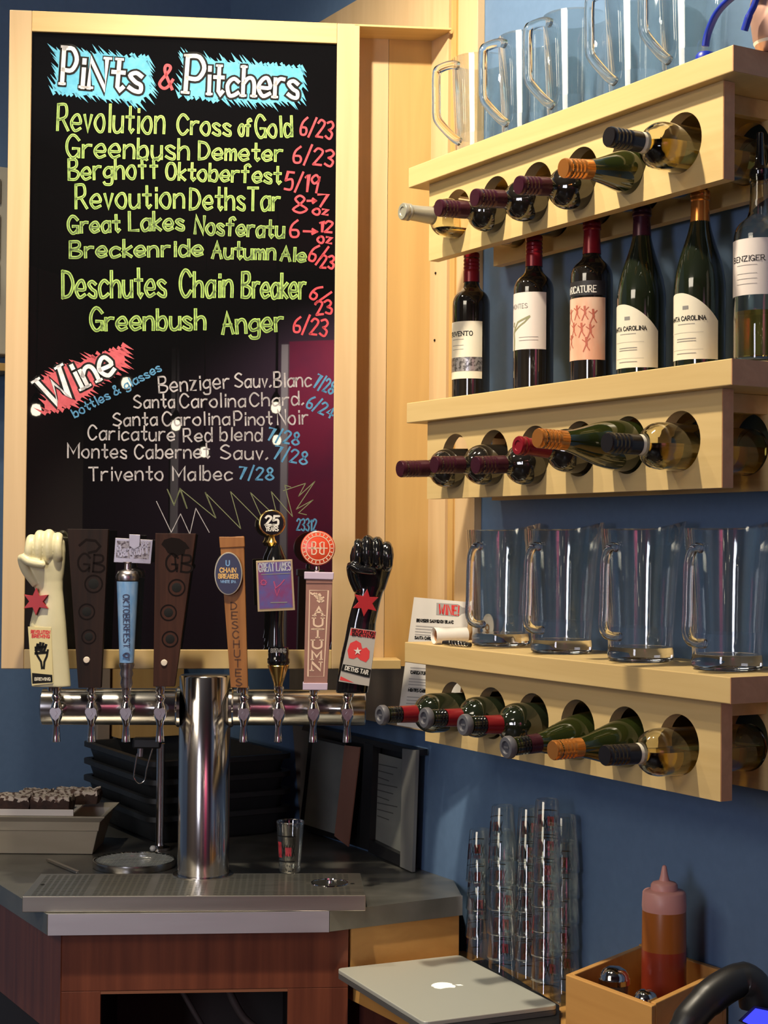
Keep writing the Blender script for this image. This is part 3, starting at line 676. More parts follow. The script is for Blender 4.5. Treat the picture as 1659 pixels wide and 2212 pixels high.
for fx, fz in ((-.022, .125), (-.004, .130), (.012, .128), (.027, .122), (-.012, .100), (.006, .098), (.022, .095), (-.02, .078), (.015, .072)):
    ribbon(m, [(fx, fz+.012), (fx+.001, fz)], .004, pl); ribbon(m, [(fx-.007, fz+.009), (fx, fz+.004), (fx+.007, fz+.011)], .0016, pl)
    ribbon(m, [(fx, fz), (fx-.005, fz-.012)], .002, pl); ribbon(m, [(fx, fz), (fx+.006, fz-.010)], .002, pl)
m.build('dancing_figures', M_MAROONINK, o)
o2 = lab_patch(e, mat('black_label_paper', (.018, .016, .018), .5), r0, .161, .187, name='top_label')
labtext(o2, M_PAPER, 'CARICATURE', -.038, .032, .166, .0115, .0016, r0+.0004, True)
ct = lambda t: .128 - .012*max(0, (.3-t)/.3)**2 - .047*max(0, (t-.38)/.62)**1.9
rb = .0419
for px, capm, gl, lb in ((1385, M_FOILP, 'dgreen', 'standing green bottle with arched cream label and purple cap, mid shelf'), (1511, M_FOILO, 'dgreen', 'standing green bottle with arched cream label and copper cap')):
    e = stand(px, n_row, 'burg', gl, 'foil', capm, lb)
    o = lab_patch(e, M_LABEL, rb, .018, .128, ct)
    labtext(o, M_INK, 'SANTA CAROLINA', -.040, .034, .082, .0068, .0013, rb+.0004, True)
    m = MB(); pl = wrap(rb+.0003, AC); lines(m, pl, -.016, .016, (.076,), .0008); lines(m, pl, -.03, .03, (.062, .034), .0004); lines(m, pl, -.018, .018, (.052, .048, .028), .0012)
    ribbon(m, [(-.003, .103), (.003, .103)], .006, pl); m.build('fine_print', M_GREYINK, o)
p = at_n(1640, 800, n_row-.006)
e = bpy.data.objects.new('wine_bottle', None); col.objects.link(e); e.location = (p.x, p.y, TOPS[1]+.0005); e.rotation_euler = (0, 0, RW)
tag(e, 'standing clear white wine bottle with pale pink label and black pourer at the near end', 'bottle', 'labelled bottles standing on the middle shelf')
BZ = [(r*1.07, z) for r, z in BORD]
MB().lathe(smooth_prof(BZ)+list(reversed(inner(BZ))), 40).build('glass_body', M_CLEARB, e, 45)
liquid(e, BZ, M_WINEY, Vector((0, 0, 1)), Vector((0, 0, .082)))
rz_ = .0405
o = lab_patch(e, M_LABELP, rz_, .105, .192)
labtext(o, M_INK, 'BENZIGER', -.028, .030, .157, .0080, .0011, rz_+.0004, True)
m = MB(); lines(m, wrap(rz_+.0003, AC), -.018, .018, (.151, .138, .130, .122), .0007); m.build('fine_print', M_GREYINK, o)
MB().lathe([(.0148, .292), (.0165, .296), (.0165, .304), (.0085, .312), (.0065, .33), (.0052, .362), (.0035, .363), (0, .363)], 20).build('pourer', M_GLOSSBLK, e, 40)

# ================================================================== GLASS PITCHERS
def pitcher(loc, rz, H, r0, r1, label, group, hang, hz0, hz1, hout, hr, angular):
    sang = hang + PI - (0 if angular else .55)
    e = empty('glass_pitcher', loc, rz, label, 'pitcher', group)
    t = .0042; n = 44; prof = [(0, .001), (r0*.9, 0), (r0, .004), (r0*1.01, .016), (r0*.985, .024)] + [(r0*.985+(r1-r0*.985)*k/6, .024+(H-.024)*k/6) for k in range(1, 7)]
    inn = [(r1-t, H-.002)] + [(r0*.985-t+(r1-r0*.985)*k/6, .024+(H-.024)*k/6) for k in range(5, 0, -1)] + [(r0*.9-t, .024), (0, .022)]
    mb = MB(); mb.lathe(prof[4:]+inn[:-2], n)
    # pull a pouring lip opposite the handle
    for v in mb.v:
        a = math.atan2(v.y, v.x); da = abs((a-sang+PI) % (2*PI)-PI)
        if v.z > H-.05 and math.hypot(v.x, v.y) > .02:
            k = math.exp(-(da/.7)**2)*((v.z-H+.05)/.05)**2; v.x *= 1+.16*k; v.y *= 1+.16*k; v.z += (.008 if angular else .014)*k
    mb.build('glass_body', M_THINP, e, 50)
    MB().lathe(prof[:5]+[(r0*.985-t, .0242), (0, .022)], n).build('thick_base', M_GLASS, e, 50)
    c, s = math.cos(hang), math.sin(hang)
    ra = lambda z: r0+(r1-r0)*z/H
    P = lambda rr, z: (c*rr, s*rr, z)
    if angular: pts = [P(ra(hz1)-.003, hz1), P(ra(hz1)+.012, hz1), P(ra(hz1)+hout-.008, hz1-.012), P(ra(hz1)+hout, hz1-.024), P(ra(hz1)+hout, (hz0+hz1)/2), P(ra(hz1)+hout-.001, hz0+.044), P(ra(hz1)+hout-.009, hz0+.030), P(ra(hz0)+.013, hz0+.007), P(ra(hz0)-.003, hz0)]
    else: pts = [P(ra(hz1)-.003, hz1), P(ra(hz1)+.010, hz1+.001), P(ra(hz1)+.021, hz1-.010), P(ra(hz1)+.026, hz1-.035), P(ra(hz0)+hout*.96, hz0+.050), P(ra(hz0)+hout, hz0+.020), P(ra(hz0)+hout*.7, hz0+.004), P(ra(hz0)-.003, hz0)]
    q = []
    for i in range(len(pts)-1):
        a, b_, c_, d = (Vector(pts[k]) for k in (max(i-1, 0), i, i+1, min(i+2, len(pts)-1)))
        for k in range(4):
            t_ = k/4; q.append(.5*(2*b_+(c_-a)*t_+(2*a-5*b_+4*c_-d)*t_*t_+(3*b_-a-3*c_+d)*t_**3))
    q.append(Vector(pts[-1]))
    MB().tube(q, hr, 12).build('handle', M_GLASS, e, 60)
    return e
LT = ['tall glass pitcher at the far end of the top shelf against the wood panel', 'tall glass pitcher on the top shelf, second from the far end', 'tall glass pitcher in the middle of the row on the top shelf', 'tall glass pitcher on the top shelf, second from the blue handle', 'tall glass pitcher on the top shelf beside the blue plastic handle']
for i, px in enumerate((986, 1088, 1186, 1321, 1438)):
    u = at_n(px, 250, -1.70).dot(UX) + .006
    pitcher(un(u, -1.7625, TOPS[0]+.0005), RW, .206, .052, .060, LT[i], 'tall pitchers on the top shelf', -PI/2, .038, .187, .046, .0085, True)
LB = ['wide clear glass pitcher at the far end of the bottom shelf beside the corkscrew', 'wide clear glass pitcher on the bottom shelf, second from the far end', 'wide clear glass pitcher on the bottom shelf, third from the far end', 'wide clear glass pitcher at the near end of the bottom shelf']
for i, (px, nn) in enumerate(((1082, -1.768), (1213, -1.750), (1384, -1.750), (1571, -1.756))):
    p = at_n(px, 1300, nn)
    pitcher(Vector((p.x, p.y, TOPS[2]+.0005)), RW, .222, .055, .0685, LB[i], 'wide pitchers on the bottom shelf', math.radians(-73-i*3), .042, .190, .038, .0078, False)

# ================================================================== BLUE HANDLE AND ROSY VESSEL AT THE NEAR END OF THE TOP SHELF
def catmull(pts, n=5):
    q = []; pts = [Vector(p) for p in pts]
    for i in range(len(pts)-1):
        a, b_, c_, d = pts[max(i-1, 0)], pts[i], pts[i+1], pts[min(i+2, len(pts)-1)]
        for k in range(n):
            t = k/n; q.append(.5*(2*b_+(c_-a)*t+(2*a-5*b_+4*c_-d)*t*t+(3*b_-a-3*c_+d)*t**3))
    return q+[pts[-1]]
nb = -1.690
p0 = at_n(1524, 108, nb); O = Vector((p0.x, p0.y, TOPS[0])); e = empty('blue_handle', O, RW, 'curved royal blue plastic handle with a round foot on the top shelf near end', 'handle')
inv = frame_of(e); lp = lambda x, y, n: inv @ at_n(x, y, n)
pts = [lp(1524, 100, nb), lp(1530, 70, nb), lp(1548, 30, nb), lp(1575, 0, nb), lp(1610, -22, nb), lp(1645, -28, nb), lp(1680, -10, nb)]
MB().tube(catmull(pts), .0048, 10, sy=1.4).build('arm', M_BLUEP, e, 60)
MB().tube(catmull([lp(1640, -26, nb), lp(1630, 10, nb), lp(1618, 35, nb), lp(1608, 66, nb)]), [.005]*10+[.0058]*6, 10).build('prong', M_BLUEP, e, 60)
MB().lathe([(0, .0005), (.014, .0005), (.0155, .004), (.0155, .014), (.012, .0185), (0, .019)], 20).build('foot', M_BLUEP, e, 50)
p1 = at_n(1678, 70, -1.745); e = empty('metal_vessel', (p1.x, p1.y, TOPS[0]+.0005), RW, 'rosy metal vessel with a pale rim standing beside the blue handle', 'vessel')
MB().lathe([(0, .002), (.024, 0), (.030, .004), (.036, .022), (.040, .05), (.0405, .075), (.038, .088), (.036, .088), (.0385, .075), (.038, .05), (.034, .024), (.022, .006), (0, .006)], 36).build('body', M_COPPER, e, 50)
MB().lathe([(.031, .010), (.0345, .0155), (.0352, .0165), (.0320, .011)], 36).build('pale_ring', M_PAPER, e, 50)

# ================================================================== WINE CARD, WHITE ROLL, CORKSCREW
cA = at_y(893, 1400, 3.395); cB = at_u(1016, 1400, 2.757); cd_ = (cB-cA).normalized(); cN = Vector((cd_.y, -cd_.x, 0))
c = [on(x, y, cA, cN) for x, y in ((895, 1290), (1016, 1301), (985, 1588), (858, 1566))]
cen = c[3]; e = empty('wine_card', cen, math.atan2(cd_.y, cd_.x), 'white wine list card with red lettering at the far end of the bottom shelf', 'card')
inv = frame_of(e); q = [inv @ v for v in c]
m = MB(); m.prism([(v.x, v.z) for v in reversed(q)], -.0010, 0); m.build('sheet', M_PAPER, e)
def cardp(x, y): v = inv @ on(x, y, cA, cN); return Vector((v.x, -.0014, v.z))
cardp.down = True; cardp.lift = lambda x, y: cardp(x, y) + Vector((0, -.0004, 0))
m = MB(); vs = [cardp(x, y) for x, y in ((944, 1302), (990, 1305), (1000, 1312), (1012, 1314), (1012, 1324), (999, 1325), (990, 1332), (943, 1328))]; m.add(vs, [tuple(range(8))]); o = m.build('bottle_emblem', mat('grey_print', (.38, .36, .34), .6), e)
m = MB(); lf = cardp.lift; 
class _P:
    down = True
    def __call__(s, x, y): return lf(x, y)
write(m, 'WINE!', (949, 1326), (991, 1329), 20, 3.0, _P()); m.build('red_lettering', M_REDART, o)
m = MB()
for t, a, b_ in (('BENZIGER SAUVIGNON BLANC', (901, 1343), (980, 1347)), ('SANTA CAROLINA', (897, 1380), (945, 1383)), ('CARICATURE', (888, 1455), (925, 1458)), ('MONTES CABERNET', (883, 1493), (935, 1497))): write(m, t, a, b_, 6, 1.7, cardp)
m.build('heading_lettering', M_INK, e)
m = MB()
for y0, x0 in ((1352, 900), (1358, 899), (1364, 898), (1370, 898), (1388, 896), (1442, 888), (1448, 887), (1466, 885), (1472, 885), (1478, 884), (1485, 884), (1505, 881), (1512, 880), (1519, 879), (1526, 878)): ribbon(m, [(x0, y0), (x0+58, y0+4)], 2.0, cardp)
m.build('fine_print', mat('light_grey_ink', (.42, .40, .38), .6), e)

zs = TOPS[2]
pa = at_n(937, 1389, -1.668); a0 = Vector((pa.x, pa.y, zs+.0165)); pb = at_n(1006, 1380, -1.735); b0 = Vector((pb.x, pb.y, zs+.0165))
ax = (b0-a0); L_ = ax.length; e = empty('paper_roll', a0, math.atan2(ax.y, ax.x), 'short hollow white paper roll lying at the far end of the bottom shelf', 'roll')
T = Matrix.Rotation(PI/2, 4, 'Y')
MB().lathe([(.0125, .002), (.0155, 0), (.0165, .002), (.0165, L_), (.0125, L_), (.0125, .002)], 28, T).build('paper', M_PAPER, e, 50)
MB().lathe([(.0124, .006), (.0124, L_-.004), (.0105, L_-.004), (.0105, .006), (.0124, .006)], 20, T).build('core', M_PINK, e, 50)
pt_ = at_n(1056, 1345, -1.838); tg = empty('white_tag', (pt_.x, pt_.y, zs+.0005), RW, 'white plastic tag with a metal eyelet standing behind the far glass pitcher', 'tag')
MB().prism([(.020*math.cos(t), .030+.024*math.sin(t)) for t in [2*PI*k/28 for k in range(28)]]+[], -.0025, 0).build('plate', M_PAPER, tg, bevel=.0006)
MB().span((-.012, -.003, 0), (.012, .001, .012)).build('foot', M_PAPER, tg, bevel=.0006)
MB().lathe([(.004, 0), (.0075, 0), (.0075, .0015), (.004, .0015), (.004, 0)], 20, Matrix.Translation((0, -.0027, .026)) @ Matrix.Rotation(PI/2, 4, 'X')).build('eyelet', M_CHROME, tg, 40)
k0 = at_n(958, 1390, -1.664); k0.z = zs; e = empty('corkscrew', k0, RW+.18, 'black folding corkscrew with a bright metal coil in front of the white paper roll', 'corkscrew')
MB().tube([(0, 0, .006), (.02, 0, .0065), (.05, 0, .0065), (.075, 0, .005)], [.004, .0055, .0055, .004], 10).build('handle', M_BLACK, e, 60)
MB().tube([(.022+.05*t/60, -.006+.0032*math.cos(t*.63), .0072+.0042*math.sin(t*.63)) for t in range(61)], .0011, 6).build('coil', M_CHROME, e, 60)

# ================================================================== THE COUNTER
ZC = .910
def xy(v): return (v.x, v.y)
q1, q2, q3 = xy(at_z(104, 1975.3, ZC)), xy(at_z(711, 1968.7, ZC)), xy(at_z(998, 1935, ZC))
q4, q5 = xy(un(2.88, N_WALL+.001)), xy(un(U_BACK-.001, N_WALL+.001))
q6 = xy(un(U_BACK-.001, -1.012))
poly = [q1, q2, q3, q4, q5, q6]
ctr = empty('counter', (0, 0, 0), 0, 'stainless steel bar counter with angled corners on a dark cherry wooden base', 'counter')
MB().slab(poly, ZC-.038, ZC).build('steel_top', M_TOP, ctr, bevel=.001)
def edge_strip(a, b_, name, m, z0, z1, t=.0022):
    d = (Vector(b_)-Vector(a)).normalized(); n = Vector((d.y, -d.x)); a, b_ = Vector(a), Vector(b_)
    return MB().slab([a+n*.0004, a+n*t, b_+n*t, b_+n*.0004][::-1] if False else [a+n*t, b_+n*t, b_+n*.0004, a+n*.0004], z0, z1).build(name, m, ctr)
edge_strip(q1, q2, 'edge_trim', M_EDGE, ZC-.0395, ZC+.0006)
edge_strip(q2, q3, 'edge_trim', M_TOP, ZC-.0385, ZC+.0005)
edge_strip(q6, q1, 'edge_trim', M_TOP, ZC-.0385, ZC+.0005)
# cherry base: inset front with an opening
V = lambda p: Vector((p[0], p[1]))
fd = (V(q2)-V(q1)).normalized(); fn = Vector((-fd.y, fd.x)); fo = V(q1)+fn*.022
fa = math.atan2(fd.y, fd.x)
base = empty('bar_cabinet', (fo.x, fo.y, 0), fa, 'dark cherry wooden bar base with an open knee space under the steel counter', 'base')
inv = frame_of(base)
def fl(x, y, d=0.): v = inv @ on(x, y, (fo.x, fo.y, 0), Vector((-fn.x, -fn.y, 0))); return v.x, v.z
xl = fl(133, 2100)[0]; xr = fl(752, 2100)[0]; xo0 = fl(217, 2170)[0]; xo1 = fl(621, 2170)[0]; zo = fl(420, 2138)[1]
MB().span((xl, 0, zo), (xr, .022, ZC-.0395)).build('top_rail', M_CHERRY, base, bevel=.001)
MB().span((xl, .0, 0), (xo0, .0215, zo-.0003)).build('stile', M_CHERRY, base, bevel=.001)
MB().span((xo1, .0, 0), (xr, .0215, zo-.0003)).build('stile', M_CHERRY, base, bevel=.001)
MB().span((xo0, .0005, zo-.006), (xo1, .0205, zo-.0004)).build('opening_edge', mat('worn_cherry_edge', (.26, .10, .05), .4), base)
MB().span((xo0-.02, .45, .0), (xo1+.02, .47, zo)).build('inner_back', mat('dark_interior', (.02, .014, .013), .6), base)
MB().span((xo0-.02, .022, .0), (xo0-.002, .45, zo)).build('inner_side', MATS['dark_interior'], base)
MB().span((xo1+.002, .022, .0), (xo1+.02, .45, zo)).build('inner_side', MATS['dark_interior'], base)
# left flank, a cherry apron running away along the slanted side
sa = V(q1)+fn*.022; sd = (V(q6)-V(q1)).normalized(); so = sa + Vector((sd.y, -sd.x))*0.0
def side(name, off0, off1, z0, z1, m, t=.02):
    n = Vector((sd.y, -sd.x)); a = V(q1)+n*.03+sd*off0; b_ = V(q1)+n*.03+sd*off1
    vs = [inv @ Vector((p.x, p.y, 0)) for p in (a, a+n*t, b_+n*t, b_)]
    return MB().slab([(v.x, v.y) for v in vs][::-1], z0, z1).build(name, m, base)
side('side_apron', .012, 1.0, ZC-.245, ZC-.0395, M_CHERRY)
side('side_leg', .012, .07, 0, ZC-.2455, M_CHERRY)
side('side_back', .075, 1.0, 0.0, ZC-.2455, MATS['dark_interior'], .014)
# curled grey hose in the knee space and a pale crate by the left flank
e = empty('hose', (fo.x+.40, fo.y+.12, 0), 0, 'dark grey hose hanging in a loop inside the open knee space', 'hose')
e.location = (fo.x+.42, fo.y+.16, 0)
MB().tube(catmull([(-.10, 0, .74), (-.06, 0, .665), (.0, .0, .632), (.08, .0, .640), (.13, .0, .70), (.14, .0, .75)]), .0085, 8).build('tube', M_CABLE, e, 60)
MB().tube(catmull([(-.20, .05, .72), (-.14, .05, .62), (-.08, .05, .54), (.0, .05, .50)]), .006, 8).build('tube', M_CABLE, e, 60)
pcr = at_z(60, 2290, .30)
# orange apron board between the counter and the desk
dA = (V(q3)-V(q2)).normalized(); nA = Vector((dA.y, -dA.x))
a = V(q2)+dA*.052-nA*.006; b_ = V(q3)-dA*.003-nA*.006
ap = MB().slab([a, b_, b_-nA*.018, a-nA*.018], .7725, ZC-.0395).build('apron_board', M_DESK)
tag(ap, 'amber wooden board filling the gap between the steel counter edge and the desk', 'board')

# ================================================================== THE DESK
ZD = .772
ND = at_z(721, 2089, ZD).dot(NX); ud = at_z(721, 2089, ZD).dot(UX)
dk = empty('desk', un(0, N_WALL, 0), RW, 'amber wooden desk along the blue wall carrying the laptop and the glasses', 'desk')
MB().span((-2.84, -(ND-N_WALL), ZD-.024), (.2, -.001, ZD)).build('desk_top', M_DESK, dk, bevel=.0015)
MB().span((-2.84, -(ND-N_WALL)+.0005, ZD-.048), (.2, -(ND-N_WALL)+.02, ZD-.0245)).build('desk_rail', M_DESK, dk)
MB().span((-2.84, -(ND-N_WALL)+.03, 0), (-2.80, -.03, ZD-.0245)).build('end_panel', M_CHERRY, dk)
MB().span((.12, -(ND-N_WALL)+.03, 0), (.16, -.03, ZD-.0245)).build('end_panel', M_CHERRY, dk)

# laptop on a black folder
zl = ZD+.012
lp4 = [at_z(x, y, ZD+.030) for x, y in ((749, 2093), (1003, 2058), (1182, 2169))]
cx = (lp4[0]+lp4[2])/2; dx = lp4[1]-lp4[0]; dy_ = lp4[1]-lp4[2]; w1, w2 = dx.length, dy_.length
ang = (math.atan2(dx.y, dx.x) + math.atan2(dy_.y, dy_.x)-PI/2)/2
lt = empty('laptop', (cx.x, cx.y, zl), ang, 'closed silver aluminium laptop with a white fruit emblem lying on a black folder', 'laptop')
def rrect(w, h, r, n=5): return [(sx*(w/2-r)+r*math.cos(a), sy*(h/2-r)+r*math.sin(a)) for sx, sy, a0 in ((1, -1, -PI/2), (1, 1, 0), (-1, 1, PI/2), (-1, -1, PI)) for a in [a0+PI/2*k/n for k in range(n+1)]]
ph = w2
MB().slab(rrect(w1, ph, .012), .0005, .009).build('base', mat('dark_laptop_base', (.10, .10, .10), .4), lt)
MB().slab(rrect(w1, ph, .012), .0095, .018).build('lid', M_ALU, lt, bevel=.0015)
m = MB(); R_ = .021
ap_ = [(R_*.98*math.cos(t)*(1+.10*math.sin(t)) , R_*.92*math.sin(t)-.10*R_*abs(math.cos(t))*0) for t in [2*PI*k/28 for k in range(28)] if not (abs(t) < .5 or abs(t-2*PI) < .5)]
ap_ = [(x, y*(1.0 if abs(x) > .004 else .86)) for x, y in ap_]+[(R_*.62, -.004), (R_*.62, .004)]
E2m = Matrix.Rotation(-PI/2, 4, 'Z')
m.add([Vector((x*1.15, y*1.15, .01815)) for x, y in ap_], [tuple(range(len(ap_)))])
m.add([Vector((x, y, .01815)) for x, y in ((.001, .024), (.010, .026), (.013, .036), (.004, .034))], [(0, 1, 2, 3)])
for v in m.v[-len(ap_)-4:]: v.xy = (E2m @ Vector((v.x, v.y, 0))).xy
m.build('emblem', M_LOGO, lt)
f4 = [at_z(x, y, ZD+.011) for x, y in ((806, 2104), (1050, 2073), (1208, 2172), (1208, 2290), (1045, 2262))]
fd_ = MB().slab([xy(v) for v in f4][::-1], ZD+.0004, ZD+.0115).build('folder', M_BLACK); tag(fd_, 'flat black folder lying on the desk under the laptop', 'folder')

# ================================================================== SMALL TASTING GLASSES
GH, GR, GB = .104, .0290, .0218
def tg_body(mb): mb.lathe([(0, .001), (GB*.9, 0), (GB, .003), (GR-.0006, GH-.005), (GR+.0004, GH-.002), (GR-.0004, GH), (GR-.0014, GH-.002), (GR-.0014, GH-.004)], 28); mb.lathe([(GB-.0005, .010), (0, .009)], 28)
def tasting(p, inv_, rz, label, group=None):
    e = bpy.data.objects.new('tasting_glass', None); col.objects.link(e); e.location = p + (Vector((0, 0, GH)) if inv_ else Vector())
    e.rotation_euler = (PI if inv_ else 0, 0, rz); tag(e, label, 'glass', group)
    mesh_part('tg', 'glass_body', M_THIN, e, tg_body, 50)
    def pr(mb):
        f = lambda z: GB+(GR-GB)*z/GH+.0004
        for a0, a1, z0, z1 in ((-1.0, -.55, .032, .064), (-.2, .3, .036, .054)):
            vs = []
            for k in range(7):
                a = a0+(a1-a0)*k/6; vs += [Vector((f(z0)*math.cos(a), f(z0)*math.sin(a), z0)), Vector((f(z1)*math.cos(a), f(z1)*math.sin(a), z1))]
            mb.add(vs, [(2*k_, 2*k_+2, 2*k_+3, 2*k_+1) for k_ in range(6)])
    def bk(mb):
        f = lambda z: GB+(GR-GB)*z/GH+.0006
        def pl(s, z): return Vector((f(z)*math.cos(s), f(z)*math.sin(s), z))
        for z in (.024, .076): ribbon(mb, [(-1.0+1.6*k/10, z) for k in range(11)], .0020, pl)
        for s_ in ((-.9, -.6), (-.5, -.2), (-.1, .2), (.35, .6)): ribbon(mb, [(s_[0], .034), (s_[1], .060)], .0016*4, pl); ribbon(mb, [(s_[1], .036), (s_[0], .058)], .0016*3, pl)
    mesh_part('tgp', 'red_print', mat('dark_red_print', (.42, .035, .05), .5), e, pr, 60); mesh_part('tgb', 'black_print', M_INK, e, bk, 60)
    return e
stacks = [(1036, -1.826, 4, 'at the far end'), (1084, -1.790, 6, 'second from the far end'), (1142, -1.828, 6, 'third from the far end'), (1180, -1.777, 7, 'nearest the laptop'), (1219, -1.828, 6, 'nearest the wooden caddy')]
ordn = ['bottom', 'second', 'third', 'fourth', 'fifth', 'sixth', 'seventh', 'eighth']
for si, (px, nn, cnt, wh) in enumerate(stacks):
    p = at_n(px, 2050, nn); step = .0475 if cnt < 7 else .0455
    if cnt == 4: step = .056
    for k in range(cnt):
        lab = '%s upturned tasting glass in the stack %s' % ('topmost' if k == cnt-1 else ordn[k] + ('' if k == 0 else ' from the bottom'), wh)
        tasting(Vector((p.x + random.uniform(-.0006, .0006), p.y + random.uniform(-.0006, .0006), ZD+.0005+step*k)), True, random.uniform(1.0, 2.6), lab, 'stacked tasting glasses on the desk')
p = at_z(1243, 2140, ZD); tasting(Vector((p.x, p.y, ZD+.0005)), False, -.7, 'single upright tasting glass standing between the stacks and the wooden caddy')

# ================================================================== WOODEN CADDY, SAUCE BOTTLE, SHAKERS, PHONE
zb_ = .917
Lc, Fc, Rc = (at_z(x, y, zb_) for x, y in ((1222, 2103), (1408, 2172), (1570, 2096)))
ux_ = (Fc-Lc); uy_ = (Rc-Fc); A1 = math.atan2(ux_.y, ux_.x)
cd = empty('wooden_caddy', (Lc.x, Lc.y, ZD+.0005), A1, 'amber wooden table caddy holding a sauce bottle and shakers on the desk', 'caddy')
inv = frame_of(cd); lF, lR = inv @ Fc, inv @ Rc
W_, S_ = lF.x, lR-lF; DY = S_.y; H_ = zb_-ZD
SK = S_.x
t = .012
def skewbox(x0, x1, y0, y1, z0, z1): 
    f = lambda y: SK*y/DY
    return [(x0+f(y0), y0), (x1+f(y0), y0), (x1+f(y1), y1), (x0+f(y1), y1)], z0, z1
for nm, b_ in (('side_panel', (0, W_, 0, t, 0, H_-.002)), ('side_panel', (0, W_, DY-t, DY, 0, H_)), ('end_panel', (0, t, t+.0003, DY-t-.0003, 0, H_-.002)), ('end_panel', (W_-t, W_, t+.0003, DY-t-.0003, 0, H_)), ('bottom_panel', (t+.0003, W_-t-.0003, t+.0003, DY-t-.0003, 0, .01))):
    pl_, z0, z1 = skewbox(*b_); MB().slab(pl_, z0, z1).build(nm, M_DESK, cd, bevel=.0015)
yp = DY-t-.0005; xp = (inv @ at_z(1378, 2040, zb_+.02)).x
pl_, z0, z1 = skewbox(W_*.34, W_*.47, DY-t-.0125, yp, .01, H_+.030); MB().slab(pl_, z0, z1).build('handle_post', M_DESK, cd, bevel=.001)
def incad(fx, fy, z=.011): v = cd.matrix_basis @ Vector((fx*W_+SK*fy, fy*DY, z)); return v
sb = at_z(1434, 2100, zb_); 
e = empty('sauce_bottle', (sb.x, sb.y, ZD+.011), 0, 'plastic squeeze bottle of red hot sauce with a pink nozzle cap in the caddy', 'bottle')
rr_ = 47.5/F*sb.y; zt = lambda y: (at_y(1434, y, sb.y).z - ZD - .011)
z_a, z_b, z_c, z_d, z_e = zt(1962), zt(1925), zt(1911), zt(1908), zt(1869)
MB().lathe([(0, .001), (rr_*.93, 0), (rr_, .004), (rr_*1.01, z_a*.45), (rr_, z_a*.72)], 36).build('lower_sauce', M_SAUCE, e, 50)
MB().lathe([(rr_, z_a*.72), (rr_*.985, z_a-.004), (rr_*.96, z_a)], 36).build('upper_sauce', M_SAUCEO, e, 50)
MB().lathe([(rr_*.98, z_a-.003), (rr_*1.0, z_a+.003), (rr_*.97, z_b-.002), (rr_*.90, z_b+.001), (rr_*.62, z_b+.003), (rr_*.60, z_c+.0005), (rr_*.52, z_c+.004), (rr_*.24, z_c+.007), (rr_*.17, z_c+.016), (rr_*.10, z_e-.002), (rr_*.05, z_e), (0, z_e)], 36).build('nozzle_cap', M_CAPPINK, e, 40)
for k, (px, py, r_, lab) in enumerate(((1327, 2108, .026, 'glass cheese shaker with a domed chrome lid, taller one by the caddy end'), (1395, 2158, .021, 'small shaker with a domed chrome lid in the near corner of the caddy'))):
    zt_ = zb_-.004-.012*k
    v = at_z(px, py, zt_); e = empty('shaker', (v.x, v.y, ZD+.0115), 0, lab, 'shaker')
    hh = zt_-ZD-.0115
    MB().lathe([(0, .001), (r_*.9, 0), (r_*.92, .003), (r_*.8, hh*.5), (r_*.9, hh-.012)], 24).build('glass_body', mat('smoky_glass', (.25, .22, .19), .1, trans=.5, ior=1.45), e, 50)
    MB().lathe([(r_*.96, hh-.0125), (r_, hh-.012), (r_, hh-.004), (r_*.93, hh-.002), (r_*.90, hh+.003), (r_*.72, hh+.010), (r_*.4, hh+.0145), (0, hh+.016)], 28).build('lid', M_CHROME, e, 40)
v = at_z(1600, 2300, ZD)
Yp = 2.34
e = empty('desk_phone', at_y(1590, 2300, Yp), -.35, 'black desk phone with a chunky handset and a blue lit screen', 'phone'); e.location.z = ZD+.0005
inv = frame_of(e); g = lambda x, y, Y=Yp: inv @ at_y(x, y, Y)
MB().tube(catmull([g(1452, 2262, Yp-.04), g(1485, 2208, Yp-.03), g(1528, 2160, Yp-.015), g(1572, 2128, Yp), g(1604, 2118, Yp+.01), g(1628, 2135, Yp+.01), g(1636, 2172, Yp+.01)]), [.020]*5+[.023]*5+[.025]*10+[.027]*5+[.026]*6, 14).build('handset', M_BLACK, e, 60)
zf = (g(1660, 2180, Yp).z)
MB().prism([(-.04, 0), (.20, 0), (.20, zf*.9), (.06, zf*.93), (-.04, zf*.35)], -.075, .07).build('body', M_BLACK, e, bevel=.004)
s4 = [g(1604, 2205, Yp-.055), g(1632, 2178, Yp-.055), g(1690, 2190, Yp-.055), g(1680, 2240, Yp-.055)]
m = MB(); m.add(s4+[v_+Vector((0, .004, -.002)) for v_ in s4], [(3, 2, 1, 0), (4, 5, 6, 7), (0, 1, 5, 4), (1, 2, 6, 5), (2, 3, 7, 6), (3, 0, 4, 7)]); m.build('screen', M_LCD, e)
c4 = [v_ + (v_-sum(s4, Vector())/4)*.22 + Vector((0, .0045, -.001)) for v_ in s4]
m = MB(); m.add(c4+[v_+Vector((0, .03, -.01)) for v_ in c4], [(3, 2, 1, 0), (4, 5, 6, 7), (0, 1, 5, 4), (1, 2, 6, 5), (2, 3, 7, 6), (3, 0, 4, 7)]); m.build('screen_housing', M_BLACK, e)

